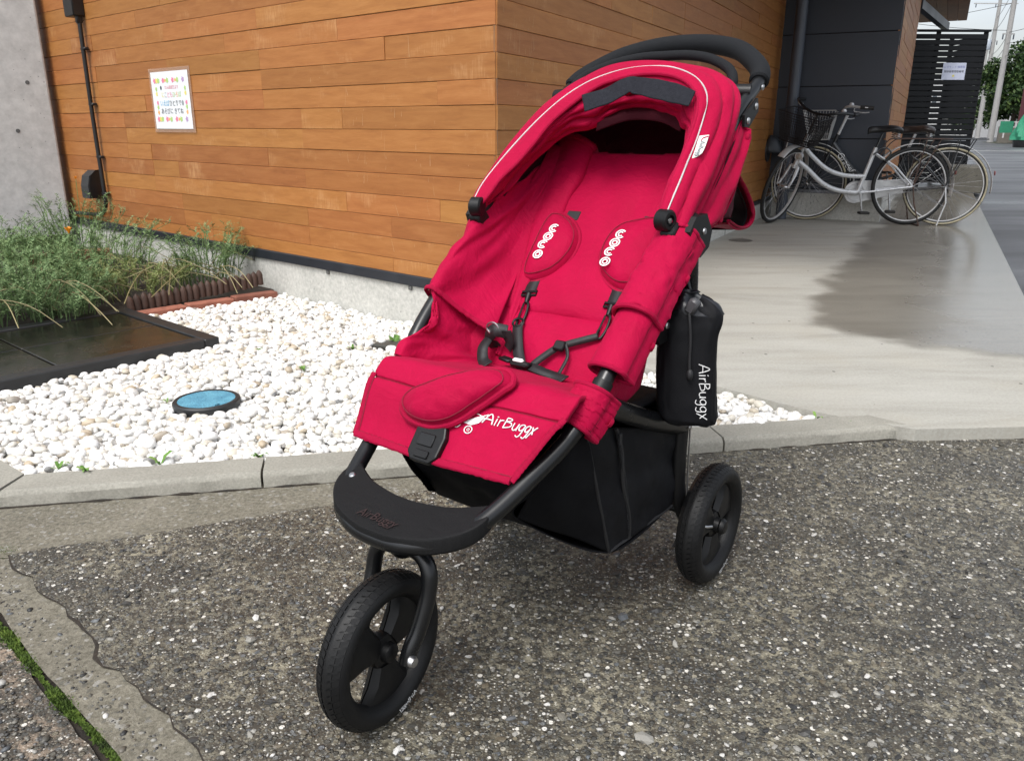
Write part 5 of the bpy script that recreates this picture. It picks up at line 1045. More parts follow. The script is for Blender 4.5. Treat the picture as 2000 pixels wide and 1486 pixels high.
# hook-and-loop strip under the front edge
VS = surf([[(-.053, .046, .907), (-.020, .041, .915), (.012, .034, .928), (.030, .030, .936), (.042, .029, .936), (.062, .031, .934), (.092, .031, .930), (.130, .036, .922), (.166, .044, .909)], [(-.032, .069, .879), (.002, .062, .889), (.032, .052, .903), (.044, .046, .910), (.052, .046, .908), (.078, .051, .902), (.110, .056, .896), (.140, .060, .890), (.163, .062, .886)]])
P_(MB().grid(VS, 60, 10, lambda u, v: .003*wr((u*9, v, 0), 1, 10)), 'velcro_strip', VELC, can, solid=.002)
VS2 = surf([[(-.04, .006, .868), (.02, -.012, .888), (.08, -.010, .884), (.13, .004, .866)], [(-.038, .016, .845), (.02, .0, .864), (.08, .0, .862), (.128, .012, .845)]])
P_(MB().grid(VS2, 30, 6), 'velcro_strip', DARKRED, can, solid=.002)
# cloth label on the right edge
lb = surf([[(.1915, .074, .838), (.198, .073, .839), (.207, .070, .840)], [(.1925, .088, .820), (.200, .087, .821), (.208, .085, .822)], [(.1925, .102, .803), (.200, .098, .806), (.207, .094, .812)]])
lo = P_(MB().grid(lb, 8, 12), 'label', LABEL, can, solid=.001, offset=0)
hand_text('AirBuggy', .0095, .0005, INK['grey'], lambda u, v: lb(.35+v*60, .28+u/.047)+Vector((.0010, .0012, .0010)), lo); 
lg = MB(); lg.tube([lb(.9, .10)+Vector((.0014, .001, .001)), lb(.5, .16)+Vector((.0014, .001, .001)), lb(.35, .26)+Vector((.0014, .001, .001))], .0009, 5); P_(lg, 'lettering', INK['red'], lo)
# side drape buttoned to the right tube, loop and snaps
for sg in (1, -1):
    DR = [[(.196, -.052, .868), (.209, -.060, .862), (.216, -.072, .850), (.216, -.084, .848)], [(.207, -.02, .822), (.219, -.028, .815), (.222, -.045, .805), (.219, -.060, .806)], [(.210, .04, .765), (.221, .03, .758), (.224, .004, .748), (.220, -.018, .742)], [(.206, .10, .715), (.219, .09, .706), (.222, .06, .700), (.220, .030, .702)], [(.200, .155, .706), (.212, .14, .698), (.218, .11, .690), (.218, .075, .690)]]
    DR = [[(sg*x, y, z) for x, y, z in r_] for r_ in DR]; SD = surf(DR)
    dr_ = P_(MB().grid(SD, 24, 44, lambda u, v: sg*(.004*math.sin(u*10+v*3+2*wr((u*2, v*3, 0), 1, 11))+.003*wr((u*5, v*7, 0), 1, 12))), 'side_drape', RED, can, solid=.003, offset=0)
    hem([SD(1, k/30) for k in range(31)], .0042, 'drape_hem', dr_); hem([SD(k/10, 1) for k in range(11)], .0042, 'drape_hem', dr_); hem([SD(k/10, 0) for k in range(11)], .0042, 'drape_hem', dr_)
    for v in (.10, .72): c = SD(.8, v); P_(MB().lathe([(.0001, .004), (.006, .0032), (.0078, .001), (.0082, -.002)], c+Vector((sg*.003, 0, 0)), (sg, .1, .1), 16), 'snap_button', REDH, dr_)
    # pivot disc, rod and strap loop at the hood's foot
    pv = MB(); pv.lathe([(.0001, -.012), (.014, -.012), (.0175, -.009), (.0175, .009), (.014, .012), (.0095, .012), (.009, .008), (.0001, .008)], (sg*.190, .181, .711), (sg, .25, 0), 28); pv.box((sg*.196, .166, .688), (.026, .030, .034), Matrix.Rotation(-.72, 3, 'X'), .004); P_(pv, 'pivot', PLAS)
    P_(MB().lathe([(.0001, .0025), (.0042, .002), (.0050, 0)], Vector((sg*.190, .181, .711))-Vector((sg*.008, .002, 0))*-1.1, (sg, .25, 0), 12), 'pivot_screw', STEEL); P_(MB().tube([(sg*.186, .170, .722), (sg*.182, .140, .752)], .0065, 12), 'rod_socket', PLAS); P_(MB().tube([(sg*.182, .142, .750), (sg*.172, .092, .800)], .0026, 8), 'canopy_rod', TUBEM)
    P_(MB().tube([(sg*(.188), .186, .712), (sg*(.172), .190, .711)], .0165, 20), 'pivot', PLAS) if False else None
SL = surf([[(.190, .150, .748), (.204, .135, .742), (.212, .112, .736)], [(.192, .164, .732), (.208, .150, .722), (.216, .120, .712)], [(.190, .176, .712), (.206, .165, .700), (.214, .135, .692)]]); P_(MB().grid(SL, 12, 14, lambda u, v: .003*wr((u*3, v*3, 0), 1, 15)), 'hood_foot', RED, can, solid=.003)
# rear flap of the backrest hanging out behind, black inside
FA = [(.205, -.035, .790), (.200, -.10, .765), (.196, -.17, .725), (.190, -.215, .690), (.186, -.205, .668), (.196, -.13, .672), (.205, -.05, .692)]
FB = [(.02, -.16, .80), (.03, -.22, .77), (.05, -.27, .73), (.07, -.285, .69), (.07, -.265, .665), (.06, -.20, .655), (.04, -.13, .66)]
SF = surf([[Vector(a).lerp(Vector(b), k/3)+Vector((.012*math.sin(k/3*3.14), -.015*math.sin(k/3*3.14), 0)) for a, b in zip(FA, FB)] for k in range(4)])
fl = P_(MB().grid(SF, 40, 20, lambda u, v: .006*wr((u*4, v*3, 0), 1, 16)), 'rear_flap', RED, solid=.003); hem([SF(k/30, 0) for k in range(31)], .004, 'flap_hem', fl)
SF2 = surf([[Vector(a).lerp(Vector(b), .06+k/3*.9)+Vector((-.002, .012, -.002)) for a, b in zip(FA[1:6], FB[1:6])] for k in range(4)]); P_(MB().grid(SF2, 20, 12), 'flap_lining', NYL, fl, solid=.002)
# --- shopping basket of black nylon and mesh under the seat
def quadsurf(a, b, c, d, n=5, bulge=(0, 0, 0)):
    a, b, c, d = (Vector(p) for p in (a, b, c, d)); g = []
    for j in range(n):
        v = j/(n-1); g.append([(a.lerp(b, i/(n-1))).lerp(d.lerp(c, i/(n-1)), v)+Vector(bulge)*math.sin(math.pi*i/(n-1))*math.sin(math.pi*v) for i in range(n)])
    return surf(g)
bsk = None
for sg in (1, -1):
    q = lambda *p: (sg*p[0], p[1], p[2])
    S1 = quadsurf(q(.185, .40, .425), q(.196, .09, .335), q(.195, .088, .178), q(.180, .300, .172), 5, (sg*.006, 0, 0))
    o = P_(MB().grid(S1, 40, 30, lambda u, v: .009*wr((u*4, v*3, sg), 1, 17)+.002*wr((u*14, v*10, sg), 1, 27)), 'basket_side', NYL, solid=.002)
    hem([S1(k/20, 1) for k in range(21)], .0035, 'basket_binding', o, 40, .8, WEB); z = MB()
    zp = [S1(.28+.02*math.sin(k*.4)+.22*(1-k/24)*-.0, k/24)+Vector((sg*.002, 0, 0)) for k in range(25)]; z.tube(zp, .0032, 6)
    for k in range(60): p = S1(.28, .06+.9*k/60)+Vector((sg*.0035, 0, 0)); z.box(p, (.002, .007, .0016))
    z.box(S1(.285, .10)+Vector((sg*.006, 0, 0)), (.004, .008, .018), None, .001); P_(z, 'zip', WEB, o, smooth=False)
    S2 = quadsurf(q(.165, .47, .395), q(.185, .40, .425), q(.180, .300, .172), q(.10, .452, .272), 4, (sg*.004, .006, -.006)); o2 = P_(MB().grid(S2, 20, 24, lambda u, v: .008*wr((u*3, v*4, sg), 1, 18)), 'basket_corner', MESHM, solid=.0015); hem([S2(1, k/20) for k in range(21)], .003, 'basket_binding', o2, 40, .8, WEB)
S3 = surf([[(-.165, .47, .395), (-.08, .475, .372), (0, .478, .370), (.08, .475, .372), (.165, .47, .395)], [(-.150, .455, .34), (-.06, .45, .315), (0, .45, .312), (.07, .452, .315), (.14, .46, .335)], [(-.11, .43, .285), (-.05, .415, .272), (0, .41, .268), (.05, .43, .270), (.10, .452, .272)], [(-.175, .30, .172), (-.08, .30, .172), (0, .30, .172), (.08, .30, .172), (.180, .300, .172)], [(-.19, .088, .178), (-.1, .088, .176), (0, .088, .175), (.1, .088, .176), (.195, .088, .178)]])
P_(MB().grid(S3, 40, 50, lambda u, v: .005*wr((u*5, v*6, 0), 1, 19)), 'basket_bottom', MESHM, solid=.002)
SBk = quadsurf((-.195, .092, .40), (.195, .092, .40), (.195, .088, .178), (-.195, .088, .178)); P_(MB().grid(SBk, 16, 12, lambda u, v: .003*wr((u*4, v*4, 0), 1, 20)), 'basket_back', NYL, solid=.002)
strap([(.19, .16, .43), (.192, .15, .39), (.19, .13, .36)], .02, 'basket_strap', (1, 0, 0), NYL)
P_(MB().grid(quadsurf((-.185, .40, .42), (.185, .40, .42), (.19, .10, .40), (-.19, .10, .40)), 10, 10), 'seat_base', NYL, solid=.004)

# ================================================================== drawstring pouch hanging at the stroller's side
PO = empty('drawstring_pouch', (.19405, 1.54139, 0), math.radians(144), 'black drawstring pouch with white lettering hanging beside the stroller', 'bag')
wv = Vector((.914, -.405, 0)); dv = Vector((.405, .914, 0)); c0 = Vector((.252, .150, 0))-wv*.019
PS = lambda z: .374+(z-.374)*.80
pro = [(.640, .018, .012, .000), (.632, .034, .022, .002), (.618, .047, .030, .004), (.600, .052, .033, .003), (.56, .052, .034, 0), (.50, .0525, .036, -.001), (.44, .053, .037, .001), (.40, .053, .036, .005), (.385, .050, .033, .008), (.376, .042, .026, .010), (.374, .02, .012, .010)]
rows = []
for z, a, b, sh in pro:
    r_ = []
    for k in range(25):
        t = 2*math.pi*k/24; e = .62; x = math.copysign(abs(math.cos(t))**e, math.cos(t))*a*.93; y = math.copysign(abs(math.sin(t))**e, math.sin(t))*b
        r_.append(c0+wv*(x+sh)+dv*y+Vector((0, 0, PS(z))))
    rows.append(r_)
SP = surf(rows)
def dp_(u, v):
    top = max(0, 1-v/.25); pl = .0075*top*math.sin(u*6.28*5+1.2); return pl+.0035*wr((math.cos(u*6.28)*1.5, math.sin(u*6.28)*1.5, v*5), 1, 22)+.0014*wr((math.cos(u*6.28)*4, math.sin(u*6.28)*4, v*14), 1, 23)
pb = P_(MB().grid(SP, 96, 70, dp_), 'bag_body', NYL, PO)
rows2 = [[c0+wv*(math.cos(2*math.pi*k/16)*a+sh)+dv*(math.sin(2*math.pi*k/16)*b)+Vector((0, 0, PS(z))) for k in range(17)] for z, a, b, sh in ((.612, .050, .033, .004), (.630, .040, .027, .003), (.641, .022, .016, -.004), (.650, .016, .012, -.006), (.656, .020, .014, -.008))]
S6 = surf(rows2); P_(MB().grid(S6, 64, 16, lambda u, v: .006*math.sin(u*6.28*4)*math.sin(math.pi*min(1, v*1.1))+.002*wr((u*9, v*3, 0), 1, 24)), 'bag_throat', NYLS, PO, solid=.0015)
cdp = [c0+wv*-.004+dv*.030+Vector((0, 0, PS(.640))), c0+wv*-.002+dv*.040+Vector((0, 0, PS(.615))), c0+wv*.002+dv*.042+Vector((0, 0, PS(.57))), c0+wv*.003+dv*.042+Vector((0, 0, PS(.52))), c0+wv*.005+dv*.043+Vector((0, 0, PS(.495)))]
P_(MB().tube(spline(cdp, 20), .0024, 8).ball(cdp[-1], .006, 8, 6, (1, 1, 1.6)), 'cord', WEB, PO); P_(MB().box(c0+wv*.002+dv*.036+Vector((0, 0, PS(.634))), (.018, .016, .026), Matrix.Rotation(.5, 3, 'Y'), .004), 'cord_lock', mat('grey_lock', (.06, .06, .065), rough=.4), PO)
def pouch_fn(x, y):
    z = .488-x*1.15; w_ = .018+x*.10+y*.9; k = (w_/.052); return c0+wv*w_+dv*(.0375*(1-abs(min(.98, k))**3.2)**.3+.0012)+Vector((0, 0, z))
hand_text('AirBuggy', .0255, .0008, WHITET, pouch_fn, PO)
strap([c0+Vector((-.01, -.02, .59)), c0+Vector((-.030, -.04, .63)), c0+Vector((-.030, -.045, .69))], .014, 'hanger', (1, 0, 0), WEB, PO)
# ================================================================== bicycles
CHROME = mat('bike_silver', (.66, .67, .68), (.56, .57, .58), rough=.3, metal=.25, scale=14); BFRAME = mat('bike_black_paint', (.010, .013, .016), rough=.3, scale=8, coat=.4); RUB = mat('bike_tyre', (.014, .014, .014), rough=.7); CREAM = mat('cream_tyre_wall', (.52, .47, .33), rough=.7); ALU = mat('rim_alloy', (.66, .66, .66), rough=.35, metal=.3); WIREM = mat('basket_wire', (.55, .55, .54), rough=.35, metal=.4); BWIRE = mat('basket_black', (.010, .010, .012), rough=.5); SADM = mat('saddle_vinyl', (.012, .012, .013), rough=.45); SADB = mat('saddle_brown', (.030, .020, .017), rough=.4); GUARDW = mat('mudguard_white', (.80, .80, .79), (.72, .72, .71), rough=.35, metal=.1); RUST = mat('rusty_steel', (.10, .055, .04), (.05, .035, .03), rough=.7, scale=40); REFL = mat('reflector', (.75, .75, .72), rough=.15); LAMPG = mat('lamp_glass', (.7, .7, .66), rough=.05, metal=.6); GRIP = mat('bike_grip', (.02, .019, .018), rough=.7)
def bicycle(name, org, head, steer, st, label):
    R = .335; e = empty(name, (*org, .036), math.atan2(head[1], head[0]), label, 'bicycle', 'bicycles parked on the slab')
    Bd = lambda mb, n, m, p=e, **k: mb.build(n, m, p, **k)
    hubF = Vector((1.13, 0, R)); top = Vector((.885, 0, .87)); bot = Vector((1.015, 0, .50)); ax = (top-bot).normalized(); RS = Matrix.Rotation(steer, 3, ax)
    T = lambda p: bot+RS @ (Vector(p)-bot)
    I = lambda p: Vector(p)
    def whl(c, f, tyre, wall):
        w = MB(); A = (f(Vector(c)+Vector((0, 1, 0)))-f(c)).normalized(); C = f(c)
        w.lathe([(R-.040, -.009), (R-.024, -.012), (R-.018, -.010), (R-.018, .010), (R-.024, .012), (R-.040, .009)], C, A, 56, closed=True); wo_ = Bd(w, 'wheel', ALU)
        t = MB(); t.lathe([(R-.018+.018*math.cos(a), .017*math.sin(a)) for a in [math.pi*2*k/10 for k in range(10)]], C, A, 56, closed=True); to = Bd(t, 'tyre', tyre, wo_)
        if wall:
            for sg in (1, -1): Bd(MB().lathe([(R-.021, sg*.0135), (R-.013, sg*.0185), (R-.005, sg*.0150)], C, A, 56, cap=False), 'tyre_wall', wall, wo_, solid=.002)
        s = MB(); X = A.cross(Vector((0, 0, 1))).normalized(); Y = A.cross(X)
        for k in range(32):
            a = 2*math.pi*k/32; off = .38*(1 if k % 4 < 2 else -1); sd = .024*(1 if k % 2 else -1)
            p = C+A*sd+(X*math.cos(a+off*2.2)+Y*math.sin(a+off*2.2))*.018; q = C+(X*math.cos(a)+Y*math.sin(a))*(R-.028); s.tube([p, q], .0013, 4, cap=False)
        Bd(s, 'spokes', STEEL, wo_); h = MB(); h.lathe([(.012, -.045), (.022, -.028), (.022, -.022), (.014, -.018), (.014, .018), (.022, .022), (.022, .028), (.012, .045)], C, A, 20); Bd(h, 'hub', STEEL, wo_); return wo_
    whl((0, 0, R), I, RUB, st.get('wall')); whl(hubF, T, RUB, st.get('wall'))
    def guard(c, f, a0, a1, m, rr=R+.022):
        S = lambda u, v: f(Vector(c)+Vector(((rr+.006*math.cos((v-.5)*2.4))*math.cos(a0+(a1-a0)*u), (v-.5)*.062, (rr+.006*math.cos((v-.5)*2.4))*math.sin(a0+(a1-a0)*u))))
        Bd(MB().grid(S, 40, 6), 'mudguard', m, solid=.0015); st_ = MB()
        for sg in (-1, 1): st_.tube([f(Vector(c)+Vector((0, sg*.05, 0))), f(Vector(c)+Vector((rr*math.cos(a0+.25), sg*.024, rr*math.sin(a0+.25))))], .0025, 5)
        Bd(st_, 'mudguard_stay', STEEL)
    guard((0, 0, R), I, math.radians(195 if st['k'] == 1 else 188), math.radians(40), st['guard']); guard(hubF, T, math.radians(175), math.radians(55), st['guard2'])
    fr = MB(); bb = Vector((.445, 0, .275)); sc = Vector((.335, 0, .66)); m = st['frame']
    if st['k'] == 1:
        fr.tube(spline([(1.005, 0, .555), (.90, 0, .475), (.76, 0, .355), (.62, 0, .295), tuple(bb)], 26), .021, 12); fr.tube(spline([(.955, 0, .67), (.86, 0, .575), (.73, 0, .475), (.58, 0, .425), (.395, 0, .415)], 26), .019, 12)
    else:
        fr.tube(spline([(.955, 0, .69), (.88, 0, .60), (.74, 0, .44), (.58, 0, .325), tuple(bb)], 24), .024, 14); fr.tube([(.40, 0, .43), (.60, 0, .36)], .012, 10)
    fr.tube([bb, sc], .018, 12); fr.tube([bot+ax*.02, top-ax*.11], .020, 14)
    for sg in (1, -1):
        fr.tube([bb+Vector((0, sg*.03, 0)), (.25, sg*.045, .30), (0, sg*.058, R)], .0095, 8); fr.tube([sc+Vector((0, sg*.016, -.05)), (.16, sg*.048, .50), (0, sg*.058, R)], .0085, 8)
    Bd(fr, 'frame', m)
    fk = MB(); fk.tube([T(bot+ax*.02), T(bot-ax*.02)], .019, 12)
    for sg in (1, -1): fk.tube([T(p) for p in spline([tuple(bot+Vector((0, sg*.036, 0))), (1.055, sg*.046, .42), tuple(hubF+Vector((0, sg*.050, 0)))], 10)], [.0125]*5+[.0105]*5, 10)
    fk.tube([T(bot+Vector((0, -.036, 0))), T(bot+Vector((0, .036, 0)))], .014, 8); Bd(fk, 'fork', st['fork'])
    # drive side
    if st['k'] == 1:
        cc = MB(); pl = []
        for k in range(17): a = math.pi*(-.5+k/16); pl.append((.445+.098*math.cos(a), -.052, .275+.098*math.sin(a)))
        for k in range(13): a = math.pi*(.5+k/12); pl.append((.0+.058*math.cos(a), -.052, .335+.058*math.sin(a)))
        cc.prism(pl, (0, -.022, 0)); o = Bd(cc, 'chain_case', ALU, smooth=False); b_ = o.modifiers.new('bevel', 'BEVEL'); b_.width = .006; b_.segments = 2
        cc2 = MB(); cc2.prism([(x, -y-.022, z) for x, y, z in pl], (0, .004, 0)); 
    cg = MB(); cg.lathe([(.070, -.003), (.075, -.003), (.075, .003), (.070, .003)], (.445, -.048, .275), (0, 1, 0), 32, closed=True); cg.lathe([(.0001, -.004), (.022, -.004), (.022, .004), (.0001, .004)], (.445, -.048, .275), (0, 1, 0), 16); Bd(cg, 'chain_wheel', STEEL)
    for sg, a in ((1, math.radians(-100)), (-1, math.radians(80))):
        d = Vector((math.cos(a), 0, math.sin(a)))*.165; c = MB(); c.tube([(.445, sg*.05, .275), (.445, sg*.075, .275)], .012, 8); c.tube([Vector((.445, sg*.078, .275)), Vector((.445, sg*.085, .275))+d], .0085, 8); o = Bd(c, 'crank', STEEL); q = Vector((.445, sg*.135, .275))+d; Bd(MB().box(q, (.085, .075, .022), None, .005), 'pedal', GRIP, o)
    # saddle and post
    Bd(MB().tube([sc-Vector((-.01, 0, .04)), Vector((.292, 0, .775))], .0125, 10), 'seat_post', st['post'])
    rows = []
    for t, w, h in ((0, .075, 0), (.12, .105, .012), (.3, .105, .018), (.5, .075, .012), (.72, .035, .010), (.9, .024, .006), (1, .012, -.004)):
        x = .15+.27*t; z = .80+h; rows.append([Vector((x, w*math.sin(a), z+.030*math.cos(a)*(1 if math.cos(a) > 0 else .9)-.004*abs(math.sin(a)))) for a in [math.pi*2*k/12 for k in range(13)]])
    Bd(MB().grid(surf(rows), 32, 26).ball((.15, 0, .80), .03, 12, 6, (.3, 2.4, .9)), 'saddle', st['saddle'])
    for sg in (1, -1): Bd(MB().tube([(.18+.018*math.cos(k), sg*.05+.018*math.sin(k), .735+.0012*k*2.2) for k in [j*.6 for j in range(36)]], .003, 5), 'saddle_spring', STEEL)
    
    # handlebar, grips, levers, bell
    hb_ = MB(); st0 = top+ax*.10; z0 = st0.z
    hp_ = [T((.66, .26, z0+.015)), T((.74, .262, z0+.02)), T((.86, .20, z0+.03)), T((.90, .10, z0-.005)), T((.892, 0, z0-.02)), T((.90, -.10, z0-.005)), T((.86, -.20, z0+.03)), T((.74, -.262, z0+.02)), T((.66, -.26, z0+.015))]
    hb_.tube(spline(hp_, 44), .0112, 10); hb_.tube([T(top-ax*.12), T(st0-ax*.02)], .0125, 10); o = Bd(hb_, 'handlebar', st['bar'])
    for sg in (1, -1):
        Bd(MB().tube([T((.645, sg*.258, z0+.014)), T((.755, sg*.262, z0+.021))], .0165, 10), 'grip', st['grip'], o); Bd(MB().tube(spline([T((.80, sg*.235, z0+.012)), T((.80, sg*.215, z0-.01)), T((.73, sg*.235, z0-.022)), T((.68, sg*.245, z0-.02))], 10), .005, 6), 'brake_lever', CHROME, o)
        Bd(MB().tube(spline([T((.80, sg*.21, z0)), T((.95, sg*.15, z0-.01)), T((1.0, sg*.05, z0-.16)), T(bot+Vector((0, sg*.03, .05)))], 16), .0025, 5), 'brake_cable', BWIRE, o)
    Bd(MB().lathe([(.0001, .02), (.016, .014), (.022, 0), (.020, -.006)], T((.83, .20, z0+.045)), (0, 0, 1), 16), 'bell', CHROME, o)
    # basket of wires
    bt = MB(); zt, zb = .965, .72; tx0, tx1, tw = .955, 1.225, .19; bx0, bx1, bw = 1.0, 1.165, .135
    def bp(u, v, s):   # perimeter parameter s 0..4, height v
        x0 = bx0+(tx0-bx0)*v; x1 = bx1+(tx1-bx1)*v; w_ = bw+(tw-bw)*v; z = zb+(zt-zb)*v; k = s % 4; i = int(k); f = k-i
        c = [(x0, -w_), (x1, -w_), (x1, w_), (x0, w_)]; a, b = c[i], c[(i+1) % 4]; return T((a[0]+(b[0]-a[0])*f, a[1]+(b[1]-a[1])*f, z))
    wr_ = .0022 if st['k'] == 2 else .0018; n = 44 if st['k'] == 2 else 72
    for k in range(n): bt.tube([bp(0, 0, 4*k/n), bp(0, 1, 4*k/n)], wr_, 4, cap=False)
    for v in ((0, .2, .5, .8, 1) if st['k'] == 2 else [i/12 for i in range(13)]): bt.tube([bp(0, v, 4*k/16) for k in range(16)], .0045 if v in (0, 1) else wr_, 5, closed=True)
    for k in range(9): bt.tube([T((bx0+(bx1-bx0)*k/8, -bw, zb)), T((bx0+(bx1-bx0)*k/8, bw, zb))], wr_, 4, cap=False)
    Bd(bt, 'basket', st['basket']); bs = MB()
    for sg in (1, -1): bs.tube([T((bx1-.05, sg*.08, zb)), T(hubF+Vector((0, sg*.06, 0)))], .005, 6)
    Bd(bs, 'basket_stay', st['fork'])
    # lamp, lock, rear rack, stand, reflector
    lp = MB(); lc = Vector((1.155, .075, .63)); la = (T(lc+Vector((1, 0, -.1)))-T(lc)).normalized(); lp.lathe([(.012, -.055), (.026, -.035), (.033, 0), (.034, .008)], T(lc), la, 20); o = Bd(lp, 'lamp', CHROME if st['k'] == 1 else BWIRE); Bd(MB().lathe([(.0001, .013), (.02, .011), (.032, .006)], T(lc), la, 20), 'lamp_lens', LAMPG, o)
    if st['k'] == 1:
        lk = MB(); lk.tube([(R*.985*math.cos(a), .0, R+R*.985*math.sin(a)) for a in ()] or [(.245, .05, .555), (.245, -.05, .555)], .012, 8); lk.tube(spline([(.26, .05, .56), (.22, .052, .62), (.28, .04, .66), (.36, .025, .60)], 12), .007, 6); Bd(lk, 'ring_lock', BFRAME)
    rk = MB()
    for sg in (1, -1):
        rk.tube(spline([(.30, sg*.035, .60), (.22, sg*.06, .715), (.12, sg*.07, .735), (-.27, sg*.075, .735)], 18), .0048, 6); rk.tube([(-.18, sg*.072, .735), (0, sg*.066, R+.01)], .0045, 6); rk.tube([(-.06, sg*.072, .735), (0, sg*.066, R+.01)], .0045, 6)
    for x in (-.27, -.14, 0, .12): rk.tube([(x, -.073, .735), (x, .073, .735)], .0042, 6)
    Bd(rk, 'rear_rack', RUST if st['k'] == 1 else BFRAME)
    sd_ = MB()
    for sg in (1, -1) if st['k'] == 1 else (1,): sd_.tube([(0, sg*.07, R), (-.02, sg*.085, .20), (-.075 if st['k'] == 1 else .03, sg*.115, .006)], .0062, 8)
    if st['k'] == 1: sd_.tube([(-.075, -.115, .006), (-.075, .115, .006)], .0062, 8)
    Bd(sd_, 'stand', st['stand']); Bd(MB().lathe([(.0001, .008), (.018, .006), (.02, 0)], (-R-.03, 0, R+.12), (-1, 0, .1), 14), 'reflector', mat('red_reflector', (.25, .02, .015), rough=.15) if 'red_reflector' not in bpy.data.materials else bpy.data.materials['red_reflector'])
    return e
bicycle('bicycle', (3.505, 7.24), (-.998, .068), math.radians(52), dict(k=1, frame=CHROME, fork=CHROME, guard=GUARDW, guard2=ALU, bar=BFRAME, grip=BWIRE, saddle=SADM, post=BFRAME, basket=BWIRE, stand=RUST), 'silver step-through city bicycle with black basket and turned front wheel')
b2 = bicycle('bicycle', (3.80, 7.22), (-.93, .36), math.radians(-4), dict(k=2, frame=BFRAME, fork=BFRAME, guard=GUARDW, guard2=GUARDW, bar=CHROME, grip=GRIP, saddle=SADB, post=CHROME, basket=WIREM, stand=CHROME, wall=CREAM), 'dark bicycle with cream tyres and wire basket behind the silver one')
me = text_mesh('Graceful', .075, WHITET, 'LEFT', .2); o = link('lettering', me, b2)
o.matrix_basis = Matrix.Translation((.90, .0262, .605)) @ Matrix.Rotation(math.radians(180), 4, 'Z') @ Matrix.Rotation(math.radians(90), 4, 'X') @ Matrix.Rotation(math.radians(-50), 4, 'Z')
# ================================================================== slatted fence with sign
SLAT = mat('black_slat', (.005, .006, .008), (.004, .0045, .006), rough=.55, spec=.3, scale=6)
fe_ = empty('slatted_fence', (5.3, 12.1, .03), 0, 'black horizontal slat fence at the far end of the slab', 'fence')
for k in range(28):
    z = .10+.0752*k
    if z > 2.10: break
    MB().box((.72, 0, z), (1.24, .022, .064), None, .003).build('slat', SLAT, fe_, smooth=False)
    MB().box((1.335, .45, z), (.022, .9, .064), None, .003).build('slat', SLAT, fe_, smooth=False)
for x in (.10, .66, 1.325): MB().box((x, .035, 1.07), (.05, .045, 2.12), None, .003).build('post', SLAT, fe_, smooth=False)
MB().box((1.30, .9, 1.07), (.05, .05, 2.12), None, .003).build('post', SLAT, fe_, smooth=False); MB().box((.72, .0, 2.13), (1.28, .06, .03), None, .003).build('cap_rail', SLAT, fe_, smooth=False)
# pale things behind the gaps
MB().box((.45, .55, 1.1), (.9, .02, 1.9)).build('backing_sheet', mat('pale_sheet', (.22, .235, .24), (.02, .022, .02), rough=.6, scale=2.4), fe_, smooth=False)
sg_ = empty('parking_sign', (6.225, 12.078, 1.63), 0, 'white notice with two lines of print on the black slat fence', 'sign')
MB().box((0, 0, 0), (.325, .004, .225)).build('sheet', mat('sign_sheet', (.62, .65, .78), (.56, .59, .72), rough=.3), sg_)
def sign_text(t, x, z, s, m): o = link('print', text_mesh(t, s, m), sg_); o.matrix_basis = Matrix(((1, 0, 0, x), (0, 0, -1, -.0035), (0, 1, 0, z), (0, 0, 0, 1)))
sign_text('レイモンド 保育園', 0, .055, .036, flat('ink_violet', (.22, .24, .48))); sign_text('関係者専用駐輪場', 0, -.005, .035, INK['black'])
disc2 = MB().lathe([(.0001, 0), (.016, 0)], (0, -.0034, -.06), (0, -1, 0), 14, cap=False); disc2.build('print', INK['yellow'], sg_)
# low concrete block beside the road behind the bicycles
MB().box((0, 0, 0), (.42, .95, .34), None, .012).build('concrete_block', concrete_mat('old_block', (.16, .15, .125), (.09, .085, .07), 8)); o = bpy.data.objects['concrete_block']; o.location = (6.32, 11.5, .20); o.rotation_euler = (0, 0, math.atan2(.888, .46)-math.pi/2); tag(o, 'weathered concrete block at the road edge in front of the fence', 'block')
# ================================================================== street beyond
for k, (a, b, w_) in enumerate((((18.3, 35.0), (22.3, 34.2), .35), ((21.5, 35.8), (23.5, 36.0), .3), ((24.4, 34.6), (27.5, 34.8), .35))):
    a, b = Vector((*a, 0)), Vector((*b, 0)); n = (b-a).normalized().cross(Vector((0, 0, 1)))*w_/2; sheet('road_marking', [tuple(p)[:2] for p in (a-n, b-n, b+n, a+n)], -.007, WHITEP)
POLEM = concrete_mat('pole_concrete', (.36, .35, .34), (.27, .265, .26), 1.5, .8, False)
def pole(p, h, r0, label, arms, lamp=None):
    e = empty('utility_pole', (*p, -.01), 0, label, 'utility pole', 'utility poles along the street'); MB().tube([(0, 0, 0), (0, 0, h)], [r0, r0*.62], 16).build('shaft', POLEM, e)
    for z, w_ in arms: MB().box((-.35 if w_ > 1.2 else 0, 0, z), (w_, .09, .09)).build('cross_arm', WIREM, e, smooth=False)
    for z, w_ in arms:
        for k in range(3): MB().tube([((-.35 if w_ > 1.2 else 0)+(k/2-.5)*w_*.9, 0, z), ((-.35 if w_ > 1.2 else 0)+(k/2-.5)*w_*.9, 0, z-.35)], .05, 6).build('insulator', GREYPIPE, e)
    if lamp: MB().lathe([(.25, 0), (.28, .1), (.28, .85), (.2, .95)], (-.5, 0, lamp), (0, 0, 1), 16).build('transformer', mat('transformer_grey', (.38, .42, .48), rough=.4) if 'transformer_grey' not in bpy.data.materials else bpy.data.materials['transformer_grey'], e)
    return e
pole((33.4, 58.4), 13.5, .21, 'tall concrete utility pole nearest on the far side of the street', [(10.3, .9), (7.0, .8)])
pole((46.4, 83.5), 13.2, .24, 'utility pole with long cross arm and transformer further down the street', [(12.3, 4.2), (9.0, .8)], 8.2)
